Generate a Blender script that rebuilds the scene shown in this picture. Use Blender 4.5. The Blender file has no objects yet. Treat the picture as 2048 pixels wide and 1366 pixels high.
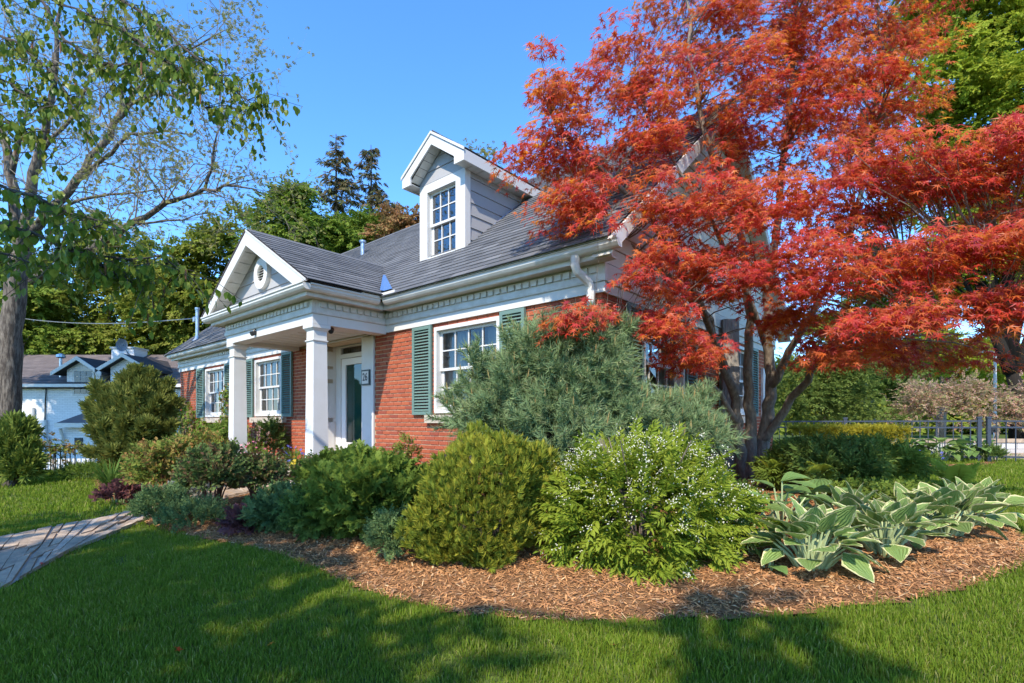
import bpy, math, random
import numpy as np
from mathutils import Vector, Matrix

# ------------------------------------------------------------------ camera, sky, sun, exposure
CZ = 1.2                                   # camera height above the front lawn
scene = bpy.context.scene
COL = scene.collection
cam = bpy.data.cameras.new('camera'); cam_o = bpy.data.objects.new('camera', cam); COL.objects.link(cam_o)
cam.lens = 18.0; cam.sensor_width = 36.0
cam.shift_y = 161.0 / 2048.0
cam.clip_start = 0.05; cam.clip_end = 1500
cam_o.location = (0, 0, CZ); cam_o.rotation_euler = (math.radians(90), 0, 0)
scene.camera = cam_o

XH = np.array([.7576, -.6527, 0.]); XH /= np.linalg.norm(XH)      # along the facade, to the right
YH = np.array([-XH[1], XH[0], 0.])                               # into the house
HO = np.array([1.013, 5.764, 0.])                                # front right corner of the house
ray_h = np.array([-.39, 1.0, -1.07])                              # sun rays in house axes
SUN_RAY = ray_h[0] * XH + ray_h[1] * YH + np.array([0, 0, ray_h[2]])
to_sun = -SUN_RAY / np.linalg.norm(SUN_RAY)
SUN_EL = math.asin(to_sun[2]); SUN_AZ = math.atan2(to_sun[0], to_sun[1])

world = bpy.data.worlds.new('World'); scene.world = world; world.use_nodes = True
wn = world.node_tree.nodes; wl = world.node_tree.links; wn.clear()
sky = wn.new('ShaderNodeTexSky'); sky.sky_type = 'NISHITA'; sky.sun_disc = False
sky.sun_elevation = SUN_EL; sky.sun_rotation = SUN_AZ % (2 * math.pi)
sky.altitude = 200; sky.air_density = 1.0; sky.dust_density = 0.0; sky.ozone_density = 8.5
bg = wn.new('ShaderNodeBackground'); bg.inputs['Strength'].default_value = 0.15
wo = wn.new('ShaderNodeOutputWorld')
hs = wn.new('ShaderNodeHueSaturation'); hs.inputs['Saturation'].default_value = 1.1; wl.new(sky.outputs[0], hs.inputs['Color']); wl.new(hs.outputs[0], bg.inputs[0]); wl.new(bg.outputs[0], wo.inputs[0])

sl = bpy.data.lights.new('sun', 'SUN'); sl.energy = 2.45; sl.angle = math.radians(.53); sl.color = (1., .91, .78)
so = bpy.data.objects.new('sun', sl); COL.objects.link(so); so.location = (-8, -20, 22)
so.rotation_euler = Vector(-to_sun).to_track_quat('-Z', 'Y').to_euler()

vs = scene.view_settings
vs.view_transform = 'Standard'; vs.look = 'None'; vs.gamma = 1.0; vs.use_curve_mapping = False
vs.exposure = 1.55
scene.render.engine = 'CYCLES'
cy = scene.cycles
cy.max_bounces = 8; cy.diffuse_bounces = 5; cy.glossy_bounces = 2; cy.transmission_bounces = 6; cy.transparent_max_bounces = 8
cy.caustics_reflective = False; cy.caustics_refractive = False; cy.use_denoising = True
cy.sample_clamp_indirect = 10.0

R = np.random.default_rng(7)
random.seed(7)
PI = math.pi

# ------------------------------------------------------------------ places
def to_house(X, Y):
    dx, dy = X - HO[0], Y - HO[1]
    return dx * XH[0] + dy * XH[1], dx * YH[0] + dy * YH[1]
def from_house(u, v, z):
    return np.array([HO[0] + u * XH[0] + v * YH[0], HO[1] + u * XH[1] + v * YH[1], CZ + z])
def sstep(t):
    t = np.clip(t, 0, 1); return t * t * (3 - 2 * t)
def ground_z(X, Y):
    """height of the ground: the lawn rises towards the house and falls away beyond the far left lawn"""
    X = np.asarray(X, float); Y = np.asarray(Y, float)
    u, v = to_house(X, Y)
    z = .28 * sstep((v + 4.) / 3.5)
    drop = sstep((Y - 11.) / 9.) * sstep((-X - 7.) / 3.)
    return z - drop * 1.1 + .012 * np.sin(X * 1.7 + Y) * np.cos(Y * 1.3)
def at(px, py, d):
    """point seen at pixel (px, py) of the 2048 px photograph, d metres in front of the camera"""
    return np.array([(px - 1024.) / 1024. * d, d, CZ + (844. - py) / 1024. * d])
def spot(px, py):
    """where the sight line through a pixel meets the ground"""
    d = 1.0
    for _ in range(6000):
        p = at(px, py, d)
        if p[2] <= ground_z(p[0], p[1]): break
        d += .01
    return np.array([p[0], p[1], float(ground_z(p[0], p[1]))])
def in_poly(P, poly):
    x, y = P[:, 0], P[:, 1]; n = len(poly); r = np.zeros(len(P), bool); j = n - 1
    for i in range(n):
        xi, yi = poly[i]; xj, yj = poly[j]
        c = ((yi > y) != (yj > y)) & (x < (xj - xi) * (y - yi) / (yj - yi + 1e-12) + xi)
        r ^= c; j = i
    return r

# ------------------------------------------------------------------ objects
def tag(o, label=None, cat=None, group=None, kind=None):
    if label: o['label'] = label
    if cat: o['category'] = cat
    if group: o['group'] = group
    if kind: o['kind'] = kind
    return o
def empty(name, loc, label=None, cat=None, group=None, rz=0.):
    o = bpy.data.objects.new(name, None); COL.objects.link(o); o.location = tuple(float(a) for a in loc)
    o.rotation_euler = (0, 0, rz); o.empty_display_size = .2
    return tag(o, label, cat, group)
def link(name, me, parent=None, kind=None):
    o = bpy.data.objects.new(name, me); COL.objects.link(o)
    if parent is not None: o.parent = parent
    if kind: o['kind'] = kind
    return o
def mesh_np(name, V, loops, totals, mat, rnd=None, smooth=False, vattr=None):
    me = bpy.data.meshes.new(name)
    V = np.ascontiguousarray(V, np.float32); loops = np.ascontiguousarray(loops, np.int32); totals = np.ascontiguousarray(totals, np.int32)
    me.vertices.add(len(V)); me.vertices.foreach_set('co', V.ravel())
    me.loops.add(len(loops)); me.loops.foreach_set('vertex_index', loops)
    me.polygons.add(len(totals))
    st = np.zeros(len(totals), np.int32); st[1:] = np.cumsum(totals)[:-1]
    me.polygons.foreach_set('loop_start', st)
    me.polygons.foreach_set('use_smooth', np.full(len(totals), bool(smooth)))
    if rnd is not None:
        a = me.attributes.new('rnd', 'FLOAT', 'FACE'); a.data.foreach_set('value', np.ascontiguousarray(rnd, np.float32))
    for k, v in (vattr or {}).items():
        a = me.attributes.new(k, 'FLOAT', 'POINT'); a.data.foreach_set('value', np.ascontiguousarray(v, np.float32))
    me.update(calc_edges=True)
    if mat is not None: me.materials.append(mat)
    return me

class MB:
    """collects boxes, prisms and tubes into one mesh"""
    def __init__(s): s.v = []; s.f = []; s.r = []
    def add(s, V, F, r=None):
        b = len(s.v); s.v += [tuple(map(float, p)) for p in V]; s.f += [tuple(b + i for i in f) for f in F]
        r = random.random() if r is None else r
        s.r += [r] * len(F); return s
    def box(s, x0, x1, y0, y1, z0, z1, r=None):
        V = [(x0, y0, z0), (x1, y0, z0), (x1, y1, z0), (x0, y1, z0), (x0, y0, z1), (x1, y0, z1), (x1, y1, z1), (x0, y1, z1)]
        return s.add(V, [(0, 3, 2, 1), (4, 5, 6, 7), (0, 1, 5, 4), (1, 2, 6, 5), (2, 3, 7, 6), (3, 0, 4, 7)], r)
    def cbox(s, c, h, rot=None, r=None):
        V = [np.array([x, y, z]) * h for z in (-1, 1) for x, y in ((-1, -1), (1, -1), (1, 1), (-1, 1))]
        if rot is not None: V = [rot @ p for p in V]
        return s.add([p + np.asarray(c) for p in V], [(0, 3, 2, 1), (4, 5, 6, 7), (0, 1, 5, 4), (1, 2, 6, 5), (2, 3, 7, 6), (3, 0, 4, 7)], r)
    def prism(s, poly, a, b, f):
        """poly = 2D points; f(p, t) maps a profile point and an end (a or b) to 3D"""
        n = len(poly)
        V = [f(p, a) for p in poly] + [f(p, b) for p in poly]
        F = [tuple(range(n))[::-1], tuple(range(n, 2 * n))] + [(i, (i + 1) % n, n + (i + 1) % n, n + i) for i in range(n)]
        return s.add(V, F)
    def tube(s, pts, rad, n=6, cap=True, r=None):
        pts = [np.asarray(p, float) for p in pts]; m = len(pts)
        rad = [rad] * m if np.isscalar(rad) else rad
        V = []; up = np.array([.31, .17, .93])
        for i, p in enumerate(pts):
            d = pts[min(i + 1, m - 1)] - pts[max(i - 1, 0)]; d = d / (np.linalg.norm(d) + 1e-9)
            a = np.cross(d, up); a /= np.linalg.norm(a) + 1e-9; b = np.cross(d, a)
            for k in range(n):
                t = 2 * PI * k / n; V.append(p + rad[i] * (a * math.cos(t) + b * math.sin(t)))
        F = [(i * n + k, i * n + (k + 1) % n, (i + 1) * n + (k + 1) % n, (i + 1) * n + k) for i in range(m - 1) for k in range(n)]
        if cap: F += [tuple(range(n))[::-1], tuple(range((m - 1) * n, m * n))]
        return s.add(V, F, r)
    def lathe(s, c, prof, n=16, r=None):
        V = []; F = []; m = len(prof)
        for (q, z) in prof:
            for k in range(n):
                t = 2 * PI * k / n; V.append((c[0] + q * math.cos(t), c[1] + q * math.sin(t), c[2] + z))
        F = [(i * n + k, i * n + (k + 1) % n, (i + 1) * n + (k + 1) % n, (i + 1) * n + k) for i in range(m - 1) for k in range(n)]
        F += [tuple(range(n))[::-1], tuple(range((m - 1) * n, m * n))]
        return s.add(V, F, r)
    def mesh(s, name, mat, smooth=False):
        loops = [i for f in s.f for i in f]; tot = [len(f) for f in s.f]
        return mesh_np(name, np.array(s.v).reshape(-1, 3), loops, tot, mat, s.r, smooth)
    def build(s, name, mat, parent=None, kind=None, smooth=False):
        return link(name, s.mesh(name, mat, smooth), parent, kind)

class T:
    """small mesh template that can be repeated many times"""
    def __init__(s, V, F, r=None):
        s.V = np.array(V, float); s.loops = np.array([i for f in F for i in f]); s.tot = np.array([len(f) for f in F])
        s.r = np.zeros(len(F)) if r is None else np.array(r, float)
    def mesh(s, name, mat, smooth=False): return mesh_np(name, s.V, s.loops, s.tot, mat, s.r, smooth)
    @staticmethod
    def merge(parts):
        o = T.__new__(T); o.V = np.concatenate([p.V for p in parts]); b = 0; L = []
        for p in parts: L.append(p.loops + b); b += len(p.V)
        o.loops = np.concatenate(L); o.tot = np.concatenate([p.tot for p in parts]); o.r = np.concatenate([p.r for p in parts]); return o
    def moved(s, P, Rm, S, r=None):
        o = T.__new__(T); o.V = (s.V * S) @ np.asarray(Rm).T + np.asarray(P); o.loops = s.loops; o.tot = s.tot
        o.r = s.r if r is None else np.full(len(s.tot), r); return o

def unit(a): return a / (np.linalg.norm(a, axis=-1, keepdims=True) + 1e-9)
def frames(d, n):
    y = unit(d); z = unit(n - (n * y).sum(-1, keepdims=True) * y + 1e-6); x = np.cross(y, z)
    return np.stack([x, y, z], -1)
def spread(tmpls, P, D, N, S, rnd=None):
    """repeat templates at points P, tips along D, faces along N, size S -> arrays for mesh_np"""
    n = len(P); k = len(tmpls); S = np.broadcast_to(np.asarray(S, float), (n,)) if np.ndim(S) < 2 else S
    Rm = frames(D, N); pick = R.integers(0, k, n); rnd = R.random(n) if rnd is None else rnd
    Vs, Ls, Ts, Rs = [], [], [], []; b = 0
    for i, t in enumerate(tmpls):
        m = pick == i; c = int(m.sum())
        if not c: continue
        tv = t.V[None] * (S[m][:, None, None] if S.ndim == 1 else S[m][:, None, :])
        V = np.einsum('nij,nkj->nki', Rm[m], tv) + P[m][:, None, :]
        nv = len(t.V); L = t.loops[None] + (np.arange(c) * nv)[:, None] + b; b += c * nv
        Vs.append(V.reshape(-1, 3)); Ls.append(L.ravel()); Ts.append(np.tile(t.tot, c))
        Rs.append(((rnd[m][:, None] + t.r[None]) % 1.0).ravel())
    return np.concatenate(Vs), np.concatenate(Ls), np.concatenate(Ts), np.concatenate(Rs)
def scatter(name, tmpls, P, D, N, S, mat, parent=None, kind='stuff', rnd=None, smooth=False):
    V, L, t, r = spread(tmpls, np.asarray(P, float), np.asarray(D, float), np.asarray(N, float), S, rnd)
    return link(name, mesh_np(name, V, L, t, mat, r, smooth), parent, kind)
def piece(name, me, parent, M):
    o = bpy.data.objects.new(name, me); COL.objects.link(o); o.parent = parent; o.matrix_local = M; return o
def mat4(P, Rm, S):
    M = np.eye(4); M[:3, :3] = np.asarray(Rm) * np.asarray(S); M[:3, 3] = P; return Matrix(M.tolist())

def field(name, P, rot, scl, idx, templates, parent=None, kind='stuff'):
    """one object that repeats small meshes over points with geometry nodes (only for what nobody could count)"""
    me = bpy.data.meshes.new(name); me.vertices.add(len(P)); me.vertices.foreach_set('co', np.ascontiguousarray(P, np.float32).ravel())
    a = me.attributes.new('rot', 'FLOAT_VECTOR', 'POINT'); a.data.foreach_set('vector', np.ascontiguousarray(rot, np.float32).ravel())
    a = me.attributes.new('scl', 'FLOAT', 'POINT'); a.data.foreach_set('value', np.ascontiguousarray(scl, np.float32))
    a = me.attributes.new('idx', 'INT', 'POINT'); a.data.foreach_set('value', np.ascontiguousarray(idx, np.int32))
    o = link(name, me, parent, kind)
    g = bpy.data.node_groups.new(name, 'GeometryNodeTree')
    g.interface.new_socket('Geometry', in_out='INPUT', socket_type='NodeSocketGeometry')
    g.interface.new_socket('Geometry', in_out='OUTPUT', socket_type='NodeSocketGeometry')
    N = g.nodes; L = g.links; gi = N.new('NodeGroupInput'); go = N.new('NodeGroupOutput'); ip = N.new('GeometryNodeInstanceOnPoints')
    L.new(gi.outputs[0], ip.inputs['Points'])
    jn = N.new('GeometryNodeJoinGeometry')
    for t in templates:
        oi = N.new('GeometryNodeObjectInfo'); oi.inputs['Object'].default_value = t; oi.inputs['As Instance'].default_value = True
        L.new(oi.outputs['Geometry'], jn.inputs[0])
    L.new(jn.outputs[0], ip.inputs['Instance']); ip.inputs['Pick Instance'].default_value = True
    def na(nm, ty):
        q = N.new('GeometryNodeInputNamedAttribute'); q.data_type = ty; q.inputs['Name'].default_value = nm
        return [s for s in q.outputs if s.enabled and s.name == 'Attribute'][0]
    L.new(na('idx', 'INT'), ip.inputs['Instance Index']); L.new(na('rot', 'FLOAT_VECTOR'), ip.inputs['Rotation']); L.new(na('scl', 'FLOAT'), ip.inputs['Scale'])
    L.new(ip.outputs[0], go.inputs[0])
    md = o.modifiers.new('scatter', 'NODES'); md.node_group = g
    return o

# ------------------------------------------------------------------ materials
def rnd_node(N, L):
    a = N.new('ShaderNodeAttribute'); a.attribute_name = 'rnd'; oi = N.new('ShaderNodeObjectInfo')
    s = N.new('ShaderNodeMath'); s.operation = 'ADD'; L.new(a.outputs['Fac'], s.inputs[0]); L.new(oi.outputs['Random'], s.inputs[1])
    f = N.new('ShaderNodeMath'); f.operation = 'FRACT'; L.new(s.outputs[0], f.inputs[0]); return f.outputs[0]
def ramp_node(N, stops):
    r = N.new('ShaderNodeValToRGB'); e = r.color_ramp.elements
    while len(e) < len(stops): e.new(.5)
    for i, (p, c) in enumerate(stops): e[i].position = p; e[i].color = (*c, 1)
    return r
def new_mat(name):
    m = bpy.data.materials.new(name); m.use_nodes = True; N = m.node_tree.nodes; L = m.node_tree.links; N.clear()
    o = N.new('ShaderNodeOutputMaterial'); return m, N, L, o
def leaf_mat(name, stops, trans=.35, rough=.65, tcol=None, spec=.12, mix=(0, 0, 0), scale=1.5):
    """foliage: colour differs leaf by leaf, thin enough to let some light through"""
    m, N, L, o = new_mat(name)
    rm = ramp_node(N, stops); L.new(rnd_node(N, L), rm.inputs[0])
    col = rm.outputs[0]
    p = N.new('ShaderNodeBsdfPrincipled'); p.inputs['Roughness'].default_value = rough; p.inputs['Specular IOR Level'].default_value = spec
    L.new(col, p.inputs['Base Color'])
    t = N.new('ShaderNodeBsdfTranslucent')
    if tcol:
        mx = N.new('ShaderNodeMix'); mx.data_type = 'RGBA'; mx.blend_type = 'MULTIPLY'; mx.inputs[0].default_value = 1.
        L.new(col, mx.inputs[6]); mx.inputs[7].default_value = (*tcol, 1); L.new(mx.outputs[2], t.inputs[0])
    else: L.new(col, t.inputs[0])
    s = N.new('ShaderNodeMixShader'); s.inputs[0].default_value = trans
    L.new(p.outputs[0], s.inputs[1]); L.new(t.outputs[0], s.inputs[2]); L.new(s.outputs[0], o.inputs[0])
    return m
def solid(name, stops, rough=.6, spec=.4, metal=0., bump=0., bscale=30., noise=.0, nscale=6., ncol=None, stretch=None, coat=0.):
    """stops: one colour or a ramp over the per-piece random; noise mixes in ncol for dirt and wear"""
    m, N, L, o = new_mat(name)
    p = N.new('ShaderNodeBsdfPrincipled'); p.inputs['Roughness'].default_value = rough; p.inputs['Metallic'].default_value = metal
    p.inputs['Specular IOR Level'].default_value = spec; p.inputs['Coat Weight'].default_value = coat
    if isinstance(stops[0], (int, float)):
        rg = N.new('ShaderNodeRGB'); rg.outputs[0].default_value = (*stops, 1); col = rg.outputs[0]
    else:
        rm = ramp_node(N, stops); L.new(rnd_node(N, L), rm.inputs[0]); col = rm.outputs[0]
    tc = N.new('ShaderNodeTexCoord'); mp = N.new('ShaderNodeMapping'); L.new(tc.outputs['Object'], mp.inputs[0])
    if stretch: mp.inputs['Scale'].default_value = stretch
    if noise > 0:
        nz = N.new('ShaderNodeTexNoise'); nz.inputs['Scale'].default_value = nscale; nz.inputs['Detail'].default_value = 6; nz.inputs['Roughness'].default_value = .65
        L.new(mp.outputs[0], nz.inputs['Vector'])
        rr = ramp_node(N, [(.42, (0, 0, 0)), (.72, (1, 1, 1))]); L.new(nz.outputs[0], rr.inputs[0])
        ml = N.new('ShaderNodeMath'); ml.operation = 'MULTIPLY'; ml.inputs[1].default_value = noise; L.new(rr.outputs[0], ml.inputs[0])
        mx = N.new('ShaderNodeMix'); mx.data_type = 'RGBA'; L.new(ml.outputs[0], mx.inputs[0]); L.new(col, mx.inputs[6])
        mx.inputs[7].default_value = (*(ncol or (.1, .1, .1)), 1); col = mx.outputs[2]
    L.new(col, p.inputs['Base Color'])
    if bump > 0:
        nb = N.new('ShaderNodeTexNoise'); nb.inputs['Scale'].default_value = bscale; nb.inputs['Detail'].default_value = 5; L.new(mp.outputs[0], nb.inputs['Vector'])
        b = N.new('ShaderNodeBump'); b.inputs['Strength'].default_value = bump; b.inputs['Distance'].default_value = .02
        L.new(nb.outputs[0], b.inputs['Height']); L.new(b.outputs[0], p.inputs['Normal'])
    L.new(p.outputs[0], o.inputs[0]); return m
def glass(name, tint=(.9, .95, .95), refl=1.5, clear=.8):
    m, N, L, o = new_mat(name)
    t = N.new('ShaderNodeBsdfTransparent'); t.inputs[0].default_value = (*[c * clear for c in tint], 1)
    g = N.new('ShaderNodeBsdfGlossy'); g.inputs['Roughness'].default_value = .02; g.inputs[0].default_value = (1, 1, 1, 1)
    f = N.new('ShaderNodeFresnel'); f.inputs[0].default_value = refl
    s = N.new('ShaderNodeMixShader'); L.new(f.outputs[0], s.inputs[0]); L.new(t.outputs[0], s.inputs[1]); L.new(g.outputs[0], s.inputs[2]); L.new(s.outputs[0], o.inputs[0])
    return m
M = {}
M['white'] = solid('white_paint', (.62, .61, .58), .5, noise=.45, nscale=5, ncol=(.55, .53, .47), bump=.04, bscale=60)
M['white_trim'] = solid('white_trim', (.60, .59, .55), .5, noise=.7, nscale=6, ncol=(.42, .39, .32), bump=.05, bscale=50)
M['gutter'] = solid('gutter_paint', (.64, .63, .59), .35, noise=.55, nscale=7, ncol=(.42, .39, .31), stretch=(.6, .6, 3))
M['soffit'] = solid('soffit_board', (.54, .52, .45), .6, noise=.25, nscale=5, ncol=(.5, .47, .4))
M['ceiling'] = solid('porch_ceiling', (.62, .60, .55), .6)
M['mortar'] = solid('mortar', (.58, .44, .28), .9, bump=.3, bscale=120, noise=.5, nscale=9, ncol=(.40, .32, .25))
M['brick'] = solid('red_brick', [(0, (.36, .088, .042)), (.35, (.44, .115, .052)), (.7, (.40, .10, .05)), (1, (.28, .068, .042))], .85, spec=.2, bump=.4, bscale=90, noise=.45, nscale=26, ncol=(.27, .085, .055))
M['sill'] = solid('stone_sill', (.50, .43, .34), .8, bump=.15, noise=.3, nscale=12, ncol=(.38, .33, .27))
M['shutter'] = solid('green_shutter_paint', (.125, .205, .175), .5, noise=.3, nscale=8, ncol=(.16, .24, .21))
M['shingle'] = solid('asphalt_shingle', [(0, (.10, .105, .11)), (.3, (.135, .14, .147)), (.6, (.165, .17, .176)), (.85, (.12, .126, .134)), (1, (.20, .205, .21))], .9, spec=.15, bump=.5, bscale=220, noise=.35, nscale=45, ncol=(.08, .08, .095))
M['deck'] = solid('roof_deck', (.05, .045, .045), .9)
M['drip'] = solid('drip_edge', (.06, .04, .04), .6)
M['grey_siding'] = solid('grey_siding', (.36, .355, .35), .6, noise=.2, nscale=10, ncol=(.30, .29, .28), bump=.06, bscale=40)
M['flash'] = solid('valley_flashing', (.55, .6, .7), .22, metal=.9, bump=.1, bscale=12)
M['galv'] = solid('galvanised_metal', (.55, .57, .58), .35, metal=.8)
M['black'] = solid('black_metal', (.02, .02, .022), .4)
M['fence'] = solid('fence_metal', (.035, .045, .065), .5)
M['bark_shade'] = solid('shade_darkened_bark', (.022, .018, .014), .95, spec=.1, bump=.8, bscale=14, noise=.5, nscale=9, ncol=(.04, .033, .026), stretch=(3, 3, .6))  # shade on the large right-hand trunk is put into this bark colour
M['glass'] = glass('window_glass', (.82, .9, .95), 1.75, .8)
M['glass_door'] = glass('door_glass', (.6, .85, .8), 1.7, .8)
M['glass_dormer'] = glass('dormer_glass', (.7, .8, .9), 2.6, .5)
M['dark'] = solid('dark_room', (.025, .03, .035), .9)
M['curtain'] = solid('curtain_cloth', (.62, .62, .60), .9)
M['door'] = solid('door_paint', (.74, .73, .70), .4)
M['vent_dark'] = solid('vent_dark', (.05, .04, .04), .8)
M['bark'] = solid('grey_brown_bark', (.15, .115, .085), .9, bump=1., bscale=9, noise=.8, nscale=7, ncol=(.30, .25, .20), stretch=(3, 3, .6))
M['bark_grey'] = solid('grey_furrowed_bark', (.055, .042, .032), .9, bump=1., bscale=22, noise=1., nscale=20, ncol=(.24, .20, .155), stretch=(1, 1, .22))
M['bark_dark'] = solid('dark_bark', (.05, .04, .03), .9, bump=.8, bscale=14, noise=.6, nscale=8, ncol=(.11, .09, .07), stretch=(3, 3, .6))
M['bark_maple'] = solid('maple_bark', (.15, .115, .085), .85, bump=.6, bscale=20, noise=.8, nscale=9, ncol=(.34, .27, .20), stretch=(3, 3, 1))
M['twig'] = solid('pale_twig', (.26, .21, .16), .9, noise=.5, nscale=8, ncol=(.15, .12, .09))
M['stem'] = solid('green_stem', (.16, .22, .07), .6)
M['stem_red'] = solid('reddish_stem', (.12, .05, .03), .7)
M['stalk'] = solid('pale_leaf_stalk', (.36, .42, .20), .5)
M['weathered'] = solid('weathered_wood', (.30, .27, .23), .9, bump=.9, bscale=10, noise=.8, nscale=6, ncol=(.16, .14, .12), stretch=(5, 5, .5))
M['plaque'] = solid('plaque_frame', (.035, .05, .05), .4)
M['plaque_face'] = solid('plaque_face', (.62, .60, .55), .5)
M['ink'] = solid('plaque_ink', (.02, .02, .02), .5)
M['concrete'] = solid('porch_concrete', (.42, .36, .29), .85, bump=.2, noise=.4, nscale=6, ncol=(.30, .26, .21))
# ------------------------------------------------------------------ brick house (house axes: u right, v in, z from camera height)
H = empty('brick_house', (HO[0], HO[1], CZ), 'red brick house with white columned portico, dormer and dark green shutters', 'house', rz=math.atan2(XH[1], XH[0]))
CAMH = np.array([*to_house(0, 0), 0.])
UL, DEP = -14.16, 7.22            # left end, depth
BASE, TOP = -1.12, 1.46
RS, EZ, EV, RV = .83, 1.93, -.36, 3.62     # roof slope, eave height, eave v, ridge v
RZ = EZ + RS * (RV - EV)
PC, PH, PF = -5.59, 1.93, -1.27    # portico centre, half width of its roof, beam front
PAX, PEZ = 3.08, 1.95              # portico apex and eave height
WIN = [(-2.84, -1.53), (-9.04, -7.73), (-12.11, -10.80)]
DOOR = (-6.15, -4.755)
WZ0, WZ1 = .13, 1.40

def rects_with_holes(u0, u1, z0, z1, holes):
    us = sorted({u0, u1, *[h[i] for h in holes for i in (0, 1)]}); zs = sorted({z0, z1, *[h[i] for h in holes for i in (2, 3)]})
    us = [a for a in us if u0 <= a <= u1]; zs = [a for a in zs if z0 <= a <= z1]; out = []
    for a, b in zip(us, us[1:]):
        for c, d in zip(zs, zs[1:]):
            if not any(h[0] <= (a + b) / 2 <= h[1] and h[2] <= (c + d) / 2 <= h[3] for h in holes): out.append((a, b, c, d))
    return out
front_holes = [(a, b, WZ0, WZ1) for a, b in WIN] + [(DOOR[0], DOOR[1], -.62, 1.455)]
SIDEWIN = [(.97, 2.28), (4.2, 5.5)]
side_holes = [(a, b, WZ0, WZ1) for a, b in SIDEWIN]
mb = MB()
for a, b, c, d in rects_with_holes(UL + .02, -.012, BASE, TOP + .3, front_holes): mb.box(a, b, .012, .25, c, d)
wall_f = mb.build('front_wall', M['mortar'], H)
mb = MB()
for a, b, c, d in rects_with_holes(.255, DEP, BASE, TOP + .3, side_holes): mb.box(-.25, -.012, a, b, c, d)
wall_s = mb.build('side_wall', M['mortar'], H)
mb = MB(); mb.box(UL + .02, UL + .25, .26, DEP, BASE, TOP + .3); mb.box(UL + .26, -.26, DEP - .25, DEP - .01, BASE, TOP + .3)
mb.add([(UL + .02, .1, TOP + .31), (UL + .02, DEP - .1, TOP + .31), (UL + .02, RV, RZ - .1)], [(0, 2, 1)])
mb.build('rear_wall', M['mortar'], H)
mb = MB(); mb.box(UL + .05, -.05, -.02, DEP, -1.6, BASE - .003); mb.build('foundation', M['concrete'], H)

# bricks: one by one where they show large, joined further off
BL, BH, JT, CO = .187, .0541, .0130, .0671
def courses(u0, u1, holes):
    out = []; n = int((TOP - BASE) / CO)
    for k in range(n):
        z = TOP - (k + 1) * CO + JT
        hs = sorted((h[0] - .0, h[1]) for h in holes if h[2] - .03 < z + BH / 2 < h[3] + .03)
        segs = []; c = u0
        for h in hs:
            if h[0] > c: segs.append((c, h[0]))
            c = max(c, h[1])
        if c < u1: segs.append((c, u1))
        off = (k % 2) * (BL + JT) / 2
        for s0, s1 in segs:
            i = math.floor((s0 - u0 - off) / (BL + JT)); x = u0 + off + i * (BL + JT)
            while x < s1:
                a, b = max(x, s0), min(x + BL, s1)
                if b - a > .02: out.append((a, b, z))
                x += BL + JT
    return out
def brick_template():
    mb = MB(); e = .004
    mb.add([(0, e, 0), (1, e, 0), (1, .03, 0), (0, .03, 0), (0, e, 1), (1, e, 1), (1, .03, 1), (0, .03, 1), (.012, 0, .05), (.988, 0, .05), (.988, 0, .95), (.012, 0, .95)],
           [(0, 3, 2, 1), (4, 5, 6, 7), (1, 2, 6, 5), (3, 0, 4, 7), (8, 9, 10, 11), (0, 1, 9, 8), (1, 5, 10, 9), (5, 4, 11, 10), (4, 0, 8, 11)])
    return mb
BT = brick_template(); BM = BT.mesh('brick', M['brick'])
for a in BM.attributes['rnd'].data: a.value = 0
def lay(bricks, parent, place, near, limit, wallname):
    bricks = sorted(bricks, key=lambda b: near(b)); tb = T(BT.v, BT.f)
    ind, rest = bricks[:limit], bricks[limit:]
    for a, b, z in ind:
        P, Rm = place(a, z, R.normal(0, .0012)); piece('brick', BM, parent, mat4(P, Rm, (b - a, 1, BH)))
    if rest:
        n = len(rest); P = np.zeros((n, 3)); Rm = None; S = np.zeros((n, 3))
        for i, (a, b, z) in enumerate(rest): P[i], Rm = place(a, z, R.normal(0, .0012)); S[i] = (b - a, 1, BH)
        D = np.tile(np.asarray(Rm)[:, 1], (n, 1)); N = np.tile(np.asarray(Rm)[:, 2], (n, 1))
        scatter('brickwork', [tb], P, D, N, S, M['brick'], parent)
fb = courses(UL, 0, [(h[0], h[1], h[2], h[3]) for h in front_holes] + [(-4.755, -4.385, -3, 3), (-6.5, -6.15, -3, 3)])
def near_f(b):
    u = b[0]
    hid = 6 if -2.6 < u or -6.1 > u > -6.75 or (u < -2.9 and u > -3.33 and b[2] > .12) else 0
    return hid + math.dist((u, 0, b[2]), CAMH)
lay(fb, wall_f, lambda a, z, j: ((a, j, z), np.eye(3)), near_f, 290, 'f')
sb = courses(.0, DEP, side_holes)
RSIDE = np.array([[0, -1, 0], [1, 0, 0], [0, 0, 1.]])
lay([b for b in sb], wall_s, lambda a, z, j: ((j, a, z), RSIDE), lambda b: b[0] + (3 if b[2] < .3 else 0), 70, 's')

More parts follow.
